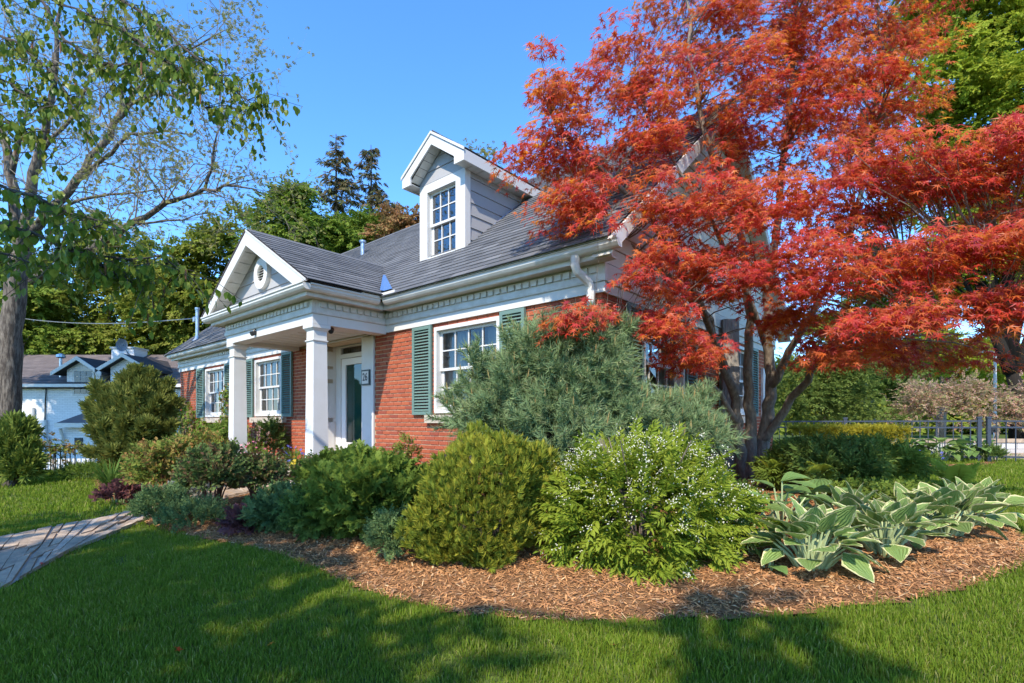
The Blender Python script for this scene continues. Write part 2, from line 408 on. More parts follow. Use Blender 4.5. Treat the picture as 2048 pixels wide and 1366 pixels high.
# --- windows
def glazed(name, u0, u1, z0, z1, parent=H, cols=4, rows=2, casing=.055, vdep=.09, curtain=True, gm='glass', tr=None):
    """double hung window in the plane v = 0 of its parent's frame; tr maps local points"""
    w = bpy.data.objects.new(name, None); COL.objects.link(w); w.parent = parent
    if tr is not None: w.matrix_local = tr
    mb = MB(); c = casing
    mb.box(u0, u0 + c, -.03, .11, z0, z1); mb.box(u1 - c, u1, -.03, .11, z0, z1)
    mb.box(u0 + c, u1 - c, -.03, .11, z1 - c, z1); mb.box(u0 + c, u1 - c, -.045, .12, z0, z0 + .05)
    mb.build('frame', M['white'], w)
    a, b = u0 + c, u1 - c; zb, zt = z0 + .05, z1 - c; zm = (zb + zt) / 2 + .01
    for nm, (s0, s1, v0) in (('upper_sash', (zm - .02, zt, .045)), ('lower_sash', (zb, zm + .02, .078))):
        mb = MB(); r = .05; v1 = v0 + .03
        mb.box(a, a + r, v0, v1, s0, s1); mb.box(b - r, b, v0, v1, s0, s1)
        mb.box(a + r, b - r, v0, v1, s1 - r * .8, s1); mb.box(a + r, b - r, v0, v1, s0, s0 + (r * .8 if nm[0] == 'u' else .075))
        sash = mb.build(nm, M['white'], w)
        ga, gb = a + r, b - r; g0 = s0 + (r * .8 if nm[0] == 'u' else .075); g1 = s1 - r * .8
        pw = (gb - ga) / cols; ph = (g1 - g0) / rows
        for i in range(1, cols): MB().box(ga + i * pw - .009, ga + i * pw + .009, v0 - .002, v1 - .002, g0, g1).build('muntin', M['white'], w)
        for j in range(1, rows): MB().box(ga, gb, v0 + .001, v1 - .004, g0 + j * ph - .009, g0 + j * ph + .009).build('muntin', M['white'], w)
        for i in range(cols):
            for j in range(rows):
                t = (random.random() - .5) * .006
                MB().add([(ga + i * pw, v0 + .016, g0 + j * ph), (ga + (i + 1) * pw, v0 + .016 + t, g0 + j * ph), (ga + (i + 1) * pw, v0 + .016 + t, g0 + (j + 1) * ph), (ga + i * pw, v0 + .016, g0 + (j + 1) * ph)], [(0, 1, 2, 3)]).build('pane', M[gm], w)
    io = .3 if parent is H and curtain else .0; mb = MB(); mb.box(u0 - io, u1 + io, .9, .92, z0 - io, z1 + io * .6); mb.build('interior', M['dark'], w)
    if curtain:
        for (ca, cb) in ((a, a + (b - a) * .42), (b - (b - a) * .30, b)):
            n = 26; V = []
            for i in range(n + 1):
                x = ca + (cb - ca) * i / n; y = .19 + .02 * math.sin(i * 1.35) + .008 * math.sin(i * 2.9)
                V += [(x, y, zb - .05), (x, y, zt + .05)]
            MB().add(V, [(2 * i, 2 * i + 2, 2 * i + 3, 2 * i + 1) for i in range(n)]).build('curtain', M['curtain'], w)
    return w
for k, (a, b) in enumerate(WIN):
    glazed('window', a, b, WZ0, WZ1)
    MB().box(a - .17, b + .17, -.075, .10, -.015, .105).build('window_sill', M['sill'], H)
ROT_S = Matrix(((0, -1, 0, 0), (1, 0, 0, 0), (0, 0, 1, 0), (0, 0, 0, 1)))
for a, b in SIDEWIN:
    glazed('window', a, b, WZ0, WZ1, tr=ROT_S)
    s = MB().box(a - .17, b + .17, -.075, .10, -.015, .105).build('window_sill', M['sill'], H); s.matrix_local = ROT_S
# --- shutters
def shutter(u0, u1, z0, z1, tr=None):
    s = bpy.data.objects.new('shutter', None); COL.objects.link(s); s.parent = H
    if tr is not None: s.matrix_local = tr
    q = .05; mb = MB()
    mb.box(u0, u0 + q, -.05, -.012, z0, z1); mb.box(u1 - q, u1, -.05, -.012, z0, z1)
    mb.box(u0 + q, u1 - q, -.05, -.012, z1 - q, z1); mb.box(u0 + q, u1 - q, -.05, -.012, z0, z0 + q)
    mb.build('shutter_frame', M['shutter'], s)
    n = 27; h = (z1 - z0 - 2 * q) / n; c, si = math.cos(.75), math.sin(.75)
    mb = MB(); rot = np.array([[1, 0, 0], [0, c, -si], [0, si, c]])
    mb.cbox((0, 0, 0), np.array([(u1 - u0) / 2 - q + .002, .0225, .004]), rot); me = mb.mesh('slat', M['shutter'])
    for i in range(n): piece('slat', me, s, Matrix.Translation(((u0 + u1) / 2, -.031, z0 + q + (i + .5) * h)))
    return s
for a, b in ((-3.335, -2.894), (-1.515, -1.095), (-9.56, -9.12), (-7.695, -7.255), (-12.72, -12.18), (-10.76, -10.32)): shutter(a, b, .11, 1.445)
for a, b in ((.54, .94), (2.31, 2.72), (3.76, 4.17), (5.53, 5.94)): shutter(a, b, .11, 1.445, ROT_S)

# --- cornice profiles: (projection, z)
P_GUT = [(.237, 1.82), (.30, 1.82), (.322, 1.832), (.345, 1.862), (.345, 1.888), (.362, 1.90), (.362, 1.922), (.352, 1.922), (.352, 1.905), (.237, 1.905)]
P_FAS = [(.20, 1.765), (.235, 1.765), (.235, 1.925), (.20, 1.925)]
P_SOF = [(.053, 1.775), (.198, 1.775), (.198, 1.79), (.053, 1.79)]
P_DEN = [(0, 1.652), (.05, 1.652), (.05, 1.80), (0, 1.80)]
P_FR1 = [(0, 1.575), (.06, 1.575), (.066, 1.60), (.06, 1.65), (0, 1.65)]
P_FR2 = [(0, 1.457), (.036, 1.457), (.036, 1.573), (0, 1.573)]
P_FR2P = [(-.20, 1.43), (.036, 1.43), (.036, 1.573), (-.20, 1.573)]
def run(name, prof, a, b, side, base, mat, parent):
    f = {'F': lambda p, t: (t, base - p[0], p[1]), 'R': lambda p, t: (base + p[0], t, p[1]), 'L': lambda p, t: (base - p[0], t, p[1])}[side]
    mb = MB(); mb.prism(prof, a, b, f); o = mb.build(name, mat, parent); return o
ent = bpy.data.objects.new('entablature', None); COL.objects.link(ent); ent.parent = H
dm = MB().box(-.043, .043, -.080, -.045, 1.675, 1.745).mesh('dentil', M['white_trim'])
DROT = {'F': np.eye(3), 'R': np.array([[0, -1, 0], [1, 0, 0], [0, 0, 1.]]), 'L': np.array([[0, 1, 0], [-1, 0, 0], [0, 0, 1.]])}
def dentils(a, b, side, base):
    n = max(1, round((b - a) / .12)); st = (b - a) / n
    for i in range(n):
        t = a + (i + .5) * st
        P = {'F': (t, base, 0), 'R': (base, t, 0), 'L': (base, t, 0)}[side]
        piece('dentil', dm, ent, mat4(P, DROT[side], 1.))
PR, PL = PC + 1.54, PC - 1.54       # faces of the portico beam
def cornice(a, b, side, base, ext=(0, 0), beam=False, dent=True, gutter=True):
    """ext: how much the projecting courses run past a and b (1 = outer corner, -1 = inner corner, 0 = flush)"""
    def span(p): return a - ext[0] * p, b + ext[1] * p
    if gutter: run('gutter', P_GUT, *span(.362), side, base, M['gutter'], ent)
    run('fascia_board', P_FAS, *span(.235), side, base, M['white_trim'], ent)
    run('soffit_board', P_SOF, *span(.198), side, base, M['soffit'], ent)
    run('dentil_board', P_DEN, *span(.05), side, base, M['white_trim'], ent)
    run('frieze_board', P_FR1, *span(.06), side, base, M['white_trim'], ent)
    run('frieze_board', P_FR2P if beam else P_FR2, *span(.036), side, base, M['white'], ent)
    if dent: dentils(a + .03, b - .03, side, base)
cornice(UL - .02, PL - .0, 'F', 0, (0, -1))
cornice(PR, 0.02, 'F', 0, (-1, 1))
cornice(PL, PR, 'F', PF, (1, 1), beam=True)
# portico sides run from behind the front course to the main front
def side_cornice(side, base):
    for nm, prof, pj, m in (('gutter', P_GUT, .237, 'gutter'), ('fascia_board', P_FAS, .20, 'white_trim'), ('soffit_board', P_SOF, .053, 'soffit'), ('dentil_board', P_DEN, 0, 'white_trim'), ('frieze_board', P_FR1, 0, 'white_trim')):
        x0 = PF - pj + .002; x1 = -{'gutter': .364, 'fascia_board': .237, 'soffit_board': .2, 'dentil_board': .052, 'frieze_board': .068}[nm]
        run(nm, prof, x0, x1, side, base, M[m], ent)
    run('frieze_board', P_FR2P, PF + .202, -.038, side, base, M['white'], ent)
    dentils(PF + .05, -.12, side, base)
side_cornice('R', PR); side_cornice('L', PL)
# side wall band (plain frieze under the gable)
for z0, z1, q in ((1.457, 1.573, .03), (1.575, 1.78, .055)): MB().box(0.0, q, .0 if q < .04 else -.06, DEP, z0, z1).build('frieze_board', M['soffit'], ent)
mb = MB(); mb.box(PL + .205, PR - .205, PF + .205, -.04, 1.50, 1.515)
for i in range(10): mb.box(PL + .205 + i * .27, PL + .215 + i * .27, PF + .205, -.04, 1.494, 1.4995)
mb.build('porch_ceiling', M['ceiling'], H)
MB().box(DOOR[0] - .2, DOOR[1] + .2, -.035, .4, 1.47, 1.49).build('recess_ceiling', M['ceiling'], H)

# --- roofs
def roof_plane(parent, O3, du, dv, lu, lv, rows, tabw, name, keep=None, limit=0, near=None):
    """shingle courses: du along the eave, dv up the slope; every tab a thin wedge"""
    O3 = np.asarray(O3, float); du = unit(np.asarray(du, float)); dv = unit(np.asarray(dv, float)); n = np.cross(du, dv)
    ex = lv / rows; th = .012
    V = [(0, 0, .001), (1, 0, .001), (1, 1.02, -.001), (0, 1.02, -.001), (0, 0, th), (1, 0, th), (1, 1.02, .0015), (0, 1.02, .0015)]
    t = T(V, [(0, 1, 5, 4), (1, 2, 6, 5), (3, 0, 4, 7), (4, 5, 6, 7)])
    tabs = []
    for j in range(rows):
        off = (j * .37 % 1) * tabw; x = -off
        while x < lu:
            a, b = max(0, x), min(lu, x + tabw)
            if b - a > .02:
                p = O3 + du * a + dv * (j * ex) + n * R.normal(0, .0006)
                c = O3 + du * (a + b) / 2 + dv * (j + .5) * ex
                if keep is None or keep(c): tabs.append((p, b - a - .004, near(c) if near else 0))
            x += tabw
    tabs.sort(key=lambda q: q[2])
    Rm = np.stack([du, dv, n], -1); me = t.mesh('shingle', M['shingle'])
    for p, w, _ in tabs[:limit]: piece('shingle', me, parent, mat4(p, Rm, (w, ex, 1)))
    rest = tabs[limit:]
    if rest:
        P = np.array([q[0] for q in rest]); S = np.array([(q[1], ex, 1) for q in rest]); k = len(P)
        scatter('shingles', [t], P, np.tile(dv, (k, 1)), np.tile(n, (k, 1)), S, M['shingle'], parent)
roof = bpy.data.objects.new('roof', None); COL.objects.link(roof); roof.parent = H
ru0, ru1 = UL - .14, .30
ev = EV - .03; ez = EZ + RS * (ev - EV) + .012; LV = math.hypot(RV - ev, RZ + .012 - ez)
mb = MB()
for s in (0, 1):
    e0 = (ev + .02, ez - .012); e1 = (RV, RZ); e2 = (RV, RZ - .16); e3 = (ev + .15, ez - .03)
    pts = [e0, e1, e2, e3]
    if s: pts = [(2 * RV - p[0], p[1]) for p in pts]
    mb.prism(pts, ru0 + .01, ru1 - .01, lambda p, t: (t, p[0], p[1]))
mb.build('roof_deck', M['deck'], roof)
MB().prism([(-.385, 1.90), (-.362, 1.90), (-.362, 1.935), (-.385, 1.95)], ru0, PL - .36, lambda p, t: (t, p[0] + .04, p[1])).build('drip_edge', M['drip'], roof)
MB().prism([(-.385, 1.90), (-.362, 1.90), (-.362, 1.935), (-.385, 1.95)], PR + .36, ru1, lambda p, t: (t, p[0] + .04, p[1])).build('drip_edge', M['drip'], roof)
def near_roof(c): return math.dist(c, CAMH) + (9 if c[0] > -1.3 else 0)
roof_plane(roof, (ru0, ev, ez), (1, 0, 0), (0, RV - ev, RZ + .012 - ez), ru1 - ru0, LV, 37, .305, 'f',
           keep=lambda c: not (abs(c[0] - PC) < PH - .25 and c[2] < PAX - .575 * abs(c[0] - PC) - .12) and not (-3.9 < c[0] < -2.92 and .75 < c[1] < 2.2), limit=300, near=near_roof)
roof_plane(roof, (ru1, 2 * RV - ev, ez), (-1, 0, 0), (0, ev - RV, RZ + .012 - ez), ru1 - ru0, LV, 12, 1.0, 'b')
mb = MB(); mb.prism([(RV - .13, RZ - .08), (RV, RZ + .03), (RV + .13, RZ - .08), (RV, RZ + .015)], ru0, ru1, lambda p, t: (t, p[0], p[1])); mb.build('ridge_cap', M['shingle'], roof)
# right gable: boarded gable end, rake boards
mb = MB(); nb = 16
for i in range(nb):
    z0 = 1.80 + i * .20; z1 = z0 + .19
    hw = max(0.05, (RZ - .12 - z1) / RS)
    if hw > .08: mb.add([(-.02, RV - hw, z0), (.02 + .012, RV - hw, z0), (.02, RV - hw, z1), (-.02, RV - hw, z1), (-.02, RV + hw, z0), (.032, RV + hw, z0), (.02, RV + hw, z1), (-.02, RV + hw, z1)],
                        [(0, 1, 2, 3), (4, 7, 6, 5), (1, 5, 6, 2), (0, 4, 5, 1), (3, 2, 6, 7)])
mb.build('gable_siding', M['soffit'], H)
for s in (0, 1):
    pts = [(ev, ez - .03), (RV, RZ - .015), (RV, RZ - .22), (ev + .2, ez - .05)]
    if s: pts = [(2 * RV - p[0], p[1]) for p in pts]
    MB().prism(pts, ru1 - .008, ru1 + .025, lambda p, t: (t, p[0], p[1])).build('rake_board', M['white'], roof)
    MB().prism(pts, ru0 - .025, ru0 + .008, lambda p, t: (t, p[0], p[1])).build('rake_board', M['white'], roof)
    q = [(p[0], p[1] - .05) for p in pts[:2]] + [(p[0], p[1] - .07) for p in pts[1::-1]]
    MB().prism([(q[0][0] + .1, q[0][1] - .05), (RV, RZ - .17), (RV, RZ - .19), (q[0][0] + .1, q[0][1] - .07)] if not s else [(2 * RV - q[0][0] * 0 - (ev + .1), ez - .13), (RV, RZ - .171), (RV, RZ - .191), (2 * RV - (ev + .1), ez - .15)], .035, ru1 - .01, lambda p, t: (t, p[0], p[1])).build('rake_soffit', M['soffit'], roof)
# --- portico
por = bpy.data.objects.new('portico', None); COL.objects.link(por); por.parent = H
PSL = (PAX - PEZ) / PH
pe = PH + .02; pez = PAX - PSL * pe
LVp = math.hypot(pe, PAX - pez); pf0 = PF - .30; pb = 1.25
def under_main(c): return c[2] > EZ + RS * (c[1] - EV) - .10
roof_plane(por, (PC + pe, pf0, pez + .012), (0, 1, 0), (-pe, 0, PAX - pez), pb - pf0, LVp, 16, .305, 'r', keep=lambda c: under_main(c), limit=90, near=lambda c: math.dist(c, CAMH))
roof_plane(por, (PC - pe, pb, pez + .012), (0, -1, 0), (pe, 0, PAX - pez), pb - pf0, LVp, 16, .305, 'l', keep=lambda c: under_main(c))
mb = MB()
for s in (1, -1):
    mb.prism([(PC + s * (pe - .02), pez), (PC, PAX), (PC, PAX - .10), (PC + s * (pe - .16), pez - .0)], pf0 + .01, pb - .3, lambda p, t: (p[0], t, p[1]))
mb.build('portico_roof_deck', M['deck'], por)
MB().prism([(PC - .12, PAX - .05), (PC, PAX + .028), (PC + .12, PAX - .05), (PC, PAX + .013)], pf0, pb - .2, lambda p, t: (p[0], t, p[1])).build('portico_ridge_cap', M['shingle'], por)
for s in (1, -1):
    o = MB().prism([(PC + s * (pe - .03), pez - .012), (PC, PAX - .012), (PC, PAX - .25), (PC + s * (pe - .36), pez - .012)], pf0 - .03, pf0 + .004, lambda p, t: (p[0], t, p[1])).build('rake_board', M['white'], por)
    MB().prism([(PC + s * pe, pez + .006), (PC, PAX + .006), (PC, PAX - .026), (PC + s * pe, pez - .026)], pf0 - .04, pf0 - .031, lambda p, t: (p[0], t, p[1])).build('rake_trim', M['drip'] if s < 0 else M['gutter'], por)
    # rake soffit in separate panels
    k = 8
    for i in range(k):
        a, b = i / k, (i + 1) / k - .008
        pts = [(PC + s * (pe - .2) * (1 - a), pez - .03 + (PAX - .125 - pez) * a), (PC + s * (pe - .2) * (1 - b), pez - .03 + (PAX - .125 - pez) * b)]
        MB().add([(pts[0][0], pf0 + .006, pts[0][1]), (pts[1][0], pf0 + .006, pts[1][1]), (pts[1][0], PF - .06, pts[1][1]), (pts[0][0], PF - .06, pts[0][1]),
                  (pts[0][0], pf0 + .006, pts[0][1] + .01), (pts[1][0], pf0 + .006, pts[1][1] + .01), (pts[1][0], PF - .06, pts[1][1] + .01), (pts[0][0], PF - .06, pts[0][1] + .01)],
                 [(0, 1, 2, 3), (7, 6, 5, 4), (0, 4, 5, 1), (2, 6, 7, 3), (1, 5, 6, 2), (3, 7, 4, 0)]).build('soffit_panel', M['white_trim'], por)
for i in range(5):                       # boards of the pediment
    z0 = 1.93 + i * .215; z1 = z0 + .21
    h0 = (PAX - .1 - z0) / PSL; h1 = max(.0, (PAX - .1 - z1) / PSL)
    if h0 <= .05: continue
    MB().add([(PC - h0, PF - .062, z0), (PC + h0, PF - .062, z0), (PC + h1, PF - .046, z1), (PC - h1, PF - .046, z1), (PC - h0, PF, z0), (PC + h0, PF, z0), (PC + h1, PF, z1), (PC - h1, PF, z1)],
             [(0, 1, 2, 3), (0, 4, 5, 1), (3, 2, 6, 7), (1, 5, 6, 2), (4, 0, 3, 7)]).build('siding_board', M['grey_siding'], por)
# top of the pediment base behind the gutter
MB().box(PL - .19, PR + .19, PF - .234, PF - .063, 1.895, 1.924).build('pediment_ledge', M['white_trim'], por)
# round vent
vz, vu, vv = 2.42, PC + .04, PF - .06
def ring(mb, r0, r1, y0, y1, n=28):
    V = []; 
    for (r, y) in ((r0, y1), (r0, y0), (r1, y0), (r1, y1)):
        for k in range(n): t = 2 * PI * k / n; V.append((vu + r * math.cos(t), y, vz + r * math.sin(t)))
    mb.add(V, [(i * n + k, i * n + (k + 1) % n, ((i + 1) % 4) * n + (k + 1) % n, ((i + 1) % 4) * n + k) for i in range(4) for k in range(n)])
vent = bpy.data.objects.new('round_vent', None); COL.objects.link(vent); vent.parent = H
mb = MB(); ring(mb, .13, .25, vv - .06, vv + .02); mb.build('vent_ring', M['white'], vent)
mb = MB(); ring(mb, .0, .129, vv - .012, vv + .02); mb.build('vent_back', M['vent_dark'], vent)
for i in range(6):
    z = vz - .105 + i * .042; hw = math.sqrt(max(.0, .128 ** 2 - (z - vz) ** 2))
    MB().add([(vu - hw, vv - .05, z - .014), (vu + hw, vv - .05, z - .014), (vu + hw, vv - .015, z + .014), (vu - hw, vv - .015, z + .014), (vu - hw, vv - .045, z - .018), (vu + hw, vv - .045, z - .018)],
             [(0, 1, 2, 3), (4, 5, 1, 0)]).build('louver', M['white_trim'], vent)
# columns
PORZ = -.86
def column(u):
    c = bpy.data.objects.new("column", None); COL.objects.link(c); c.parent = H
    v = PF + .105
    def sq(w, z0, z1, w2=None):
        w2 = w2 or w; return [(u + sx * a, v + sy * a, z) for z, a in ((z0, w), (z1, w2)) for sx, sy in ((-1, -1), (1, -1), (1, 1), (-1, 1))]
    Fq = [(0, 3, 2, 1), (4, 5, 6, 7), (0, 1, 5, 4), (1, 2, 6, 5), (2, 3, 7, 6), (3, 0, 4, 7)]
    MB().add(sq(.122, PORZ + .16, 1.335, .103), Fq).build('shaft', M['white'], c)
    mb = MB(); mb.add(sq(.106, 1.175, 1.19, .122), Fq); mb.add(sq(.122, 1.1905, 1.205), Fq); mb.build('neck_moulding', M['white'], c)
    mb = MB(); mb.add(sq(.104, 1.336, 1.375, .135), Fq); mb.add(sq(.142, 1.376, 1.428), Fq); mb.build('capital', M['white'], c)
    mb = MB(); mb.add(sq(.155, PORZ, PORZ + .10), Fq); mb.add(sq(.145, PORZ + .101, PORZ + .158, .125), Fq); mb.build('plinth', M['white'], c)
column(PR - .105); column(PL + .105)
# porch slab and brick step
MB().box(PL - .15, PR + .15, PF - .22, -.002, PORZ - .4, PORZ).build('porch_slab', M['concrete'], por)
stp = bpy.data.objects.new('brick_step', None); COL.objects.link(stp); stp.parent = H
MB().box(DOOR[0] - .2, DOOR[1] + .2, -.335, .345, PORZ + .002, -.635).build('step_core', M['mortar'], stp)
bmw = MB().box(0, .19, 0, 1, 0, .06).mesh('brick', M['brick'])
for i in range(8):
    for j in range(3): piece('brick', bmw, stp, Matrix.Translation((DOOR[0] - .19 + i * .205, -.345, PORZ + .02 + j * .07)) @ Matrix.Diagonal((1, .05, 1, 1)))
for i in range(24): piece('brick', bmw, stp, Matrix.Translation((DOOR[0] - .19 + i * .073, -.34, -.68)) @ Matrix.Diagonal((.32, .34, 1, 1)))
# --- door recess
en = bpy.data.objects.new('entrance', None); COL.objects.link(en); en.parent = H
DV = .33; a, b = DOOR
MB().box(b, -4.405, -.018, .34, -.86, 1.455).build('pilaster', M['white'], en)
MB().box(-6.49, a, -.018, -.0, -.86, 1.455).build('pilaster', M['white'], en)
MB().box(-4.43, -4.388, -.03, -.002, -.86, 1.455).build('pilaster_edge', M['white'], en)
MB().box(a - .05, a, .0, .40, -.62, 1.47).build('reveal', M['white'], en)
for z0, z1 in ((-.5, .0), (.08, .75), (.83, 1.02), (1.08, 1.36)):
    MB().box(a, a + .012, .05, .27, z0, z1).build('raised_panel', M['white'], en)
MB().box(a, b, DV - .02, .60, -.69, -.622).build('threshold', M['brick'], en)
MB().box(a - .02, b + .02, DV + .05, DV + .3, -.62, 1.47).build('door_frame', M['white'], en)
for x0, x1, z0, z1 in ((a, a + .17, -.62, 1.455), (b - .17, b, -.62, 1.455), (a + .17, b - .17, 1.22, 1.30), (a + .17, b - .17, 1.425, 1.455)):
    MB().box(x0, x1, DV - .02, DV + .048, z0, z1).build('door_jamb', M['white'], en)
g = MB().add([(a + .17, DV + .02, 1.30), (b - .17, DV + .02, 1.30), (b - .17, DV + .02, 1.425), (a + .17, DV + .02, 1.425)], [(0, 1, 2, 3)]).build('transom_pane', M['glass'], en)
MB().box(a + .17, b - .17, DV + .042, DV + .049, 1.30, 1.425).build('transom_back', M['bark_grey'], en)
da, db = a + .18, b - .18
mb = MB(); mb.box(da, da + .14, DV - .005, DV + .04, -.60, 1.21); mb.box(db - .14, db, DV - .005, DV + .04, -.60, 1.21)
mb.box(da + .14, db - .14, DV - .005, DV + .04, 1.09, 1.21); mb.box(da + .14, db - .14, DV - .005, DV + .04, -.60, -.39)
mb.build('door', M['door'], en)
MB().add([(da + .14, DV + .02, -.39), (db - .14, DV + .02, -.39), (db - .14, DV + .02, 1.09), (da + .14, DV + .02, 1.09)], [(0, 1, 2, 3)]).build('door_glass', M['glass_door'], en)
MB().box(da + .13, db - .13, DV + .041, DV + .048, -.40, 1.10).build('door_inner', solid('teal_inner_door', (.06, .17, .15), .35), en)
mb = MB(); mb.tube([(db - .07, DV - .008, .18), (db - .07, DV - .06, .18)], .012); mb.tube([(db - .07, DV - .06, .18), (db - .19, DV - .065, .18)], .011); mb.build('door_handle', M['galv'], en)
# --- house number
pl = bpy.data.objects.new('house_number_plaque', None); COL.objects.link(pl); pl.parent = H
MB().box(-4.722, -4.487, -.045, -.019, .628, .892).build('plaque_frame', M['plaque'], pl)
MB().box(-4.698, -4.511, -.05, -.0455, .655, .865).build('plaque_face', M['plaque_face'], pl)
fc = bpy.data.curves.new('digits', 'FONT'); fc.body = '26'; fc.size = .165; fc.align_x = 'CENTER'; fc.align_y = 'CENTER'; fc.extrude = .001; fc.offset = .0022; fc.resolution_u = 4
fo = bpy.data.objects.new('digits_curve', fc); COL.objects.link(fo)
dg = bpy.context.evaluated_depsgraph_get(); me = bpy.data.meshes.new_from_object(fo.evaluated_get(dg)); bpy.data.objects.remove(fo)
me.materials.clear(); me.materials.append(M['ink'])
o = link('digits', me, pl); o.matrix_local = Matrix.Translation((-4.6045, -.052, .762)) @ Matrix.Rotation(PI / 2, 4, 'X') @ Matrix.Diagonal((.92, 1.12, 1, 1))
# --- dormer
dor = bpy.data.objects.new('dormer', None); COL.objects.link(dor); dor.parent = H
D0, D1, DVF, DC = -3.97, -2.85, .62, -3.41
DW, DAZ, DEZ = .76, 4.70, 4.17; DS = (DAZ - DEZ) / DW; dfr = DVF - .20
def roofz(v): return EZ + RS * (v - EV)
def dvback(z): return EV + (z - EZ) / RS
for x_ in (D0, D1 - .16): MB().box(x_, x_ + .16, DVF, DVF + .12, 2.70, 4.03).build('corner_board', M['white'], dor)
MB().box(D0 + .16, D1 - .16, DVF, DVF + .06, 3.93, 4.03).build('head_casing', M['white'], dor)
MB().box(D0 - .05, D1 + .02, DVF - .05, DVF + .02, 2.645, 2.72).build('dormer_sill', M['white_trim'], dor)
glazed('dormer_window', D0 + .16, D1 - .16, 2.72, 3.93, parent=H, cols=3, rows=2, casing=.05, curtain=False, gm='glass_dormer', tr=Matrix.Translation((0, DVF + .02, 0)))
zz = 2.72; ib = 0
while zz < 4.02:                       # cheek boards on both sides
    z1 = min(zz + .195, 4.03)
    for x, s in ((D1, 1), (D0, -1)):
        v0 = DVF + .12; va, vb = dvback(zz), dvback(z1)
        if va > v0 - .25:
            MB().add([(x - s * .02 + s * .014, v0, zz), (x - s * .02 + s * .014, max(v0, va), zz), (x - s * .02, max(v0, vb), z1), (x - s * .02, v0, z1), (x - s * .05, v0, zz), (x - s * .05, max(v0, va), zz), (x - s * .05, max(v0, vb), z1), (x - s * .05, v0, z1)],
                     [(0, 1, 2, 3), (4, 7, 6, 5), (0, 4, 5, 1), (1, 5, 6, 2), (3, 2, 6, 7), (0, 3, 7, 4)]).build('siding_board', M['grey_siding'], dor)
    zz += .2
for x, s in ((D1, 1), (D0, -1)):
    MB().add([(x + s * .0, DVF + .12, roofz(DVF + .12) + .012), (x + s * .012, DVF + .12, roofz(DVF + .12) + .02), (x + s * .012, 2.2, roofz(2.2) + .02), (x, 2.2, roofz(2.2) + .05)], [(0, 1, 2, 3)]).build('step_flashing', M['galv'], dor)
for i in range(3):
    z0 = 4.032 + i * .2; z1 = z0 + .195; h0 = max(0, (DAZ - .1 - z0) / DS); h1 = max(0, (DAZ - .1 - z1) / DS)
    if h0 > .03:
        h0 = min(h0, .56)
        MB().add([(DC - h0, DVF - .004, z0), (DC + h0, DVF - .004, z0), (DC + h1, DVF + .012, z1), (DC - h1, DVF + .012, z1), (DC - h0, DVF + .05, z0), (DC + h0, DVF + .05, z0), (DC + h1, DVF + .05, z1), (DC - h1, DVF + .05, z1)],
                 [(0, 1, 2, 3), (0, 4, 5, 1), (3, 2, 6, 7), (1, 5, 6, 2), (4, 0, 3, 7)]).build('siding_board', M['grey_siding'], dor)
LD = math.hypot(DW, DAZ - DEZ); dback = 3.1
for s in (1, -1):
    roof_plane(dor, (DC + s * DW, dfr if s > 0 else dback, DEZ + .02), (0, s, 0), (-s * DW, 0, DAZ - DEZ), dback - dfr, LD, 7, .305, 'd', keep=lambda c: c[2] > roofz(c[1]) - .1)
    MB().prism([(DC + s * (DW - .01), DEZ + .01), (DC, DAZ + .01), (DC, DAZ - .06), (DC + s * (DW - .01), DEZ - .06)], dfr + .01, dback, lambda p, t: (p[0], t, p[1])).build('dormer_roof_deck', M['deck'], dor)
    MB().prism([(DC + s * (DW - .0), DEZ - .03), (DC, DAZ - .03), (DC, DAZ - .20), (DC + s * (DW - .22), DEZ - .045), (DC + s * (DW - .22), DEZ - .17), (DC + s * (DW - .0), DEZ - .17)], dfr - .02, dfr + .008, lambda p, t: (p[0], t, p[1])).build('rake_board', M['white'], dor)
    MB().prism([(DC + s * (DW + .015), DEZ + .02), (DC, DAZ + .012), (DC, DAZ - .029), (DC + s * (DW + .015), DEZ - .029)], dfr - .04, dfr - .021, lambda p, t: (p[0], t, p[1])).build('rake_trim', M['white'], dor)
    MB().prism([(DC + s * (DW - .025), DEZ - .17), (DC + s * DW, DEZ - .17), (DC + s * DW, DEZ - .0), (DC + s * (DW - .025), DEZ - .0)], dfr + .009, 2.75, lambda p, t: (p[0], t, p[1])).build('eave_fascia', M['white'], dor)
    k = 9
    for i in range(k):                # eave soffit panels
        y0 = dfr + .01 + i * (2.5 - dfr) / k; y1 = dfr + .0 + (i + 1) * (2.5 - dfr) / k
        xs = sorted((DC + s * .54, DC + s * (DW - .027)))
        MB().box(xs[0], xs[1], y0, y1, DEZ - .15, DEZ - .138).build('soffit_panel', M['white_trim'], dor)
    k = 5
    for i in range(k):
        a_, b_ = i / k, (i + 1) / k - .01
        P0 = (DC + s * (DW - .2) * (1 - a_), DEZ - .10 + (DAZ - .09 - DEZ + .0) * a_); P1 = (DC + s * (DW - .2) * (1 - b_), DEZ - .10 + (DAZ - .09 - DEZ) * b_)
        MB().add([(P0[0], dfr + .012, P0[1]), (P1[0], dfr + .012, P1[1]), (P1[0], DVF - .006, P1[1]), (P0[0], DVF - .006, P0[1])], [(0, 1, 2, 3)]).build('soffit_panel', M['white_trim'], dor)
MB().prism([(DC - .1, DAZ - .03), (DC, DAZ + .045), (DC + .1, DAZ - .03), (DC, DAZ + .03)], dfr, dback - .1, lambda p, t: (p[0], t, p[1])).build('dormer_ridge_cap', M['shingle'], dor)
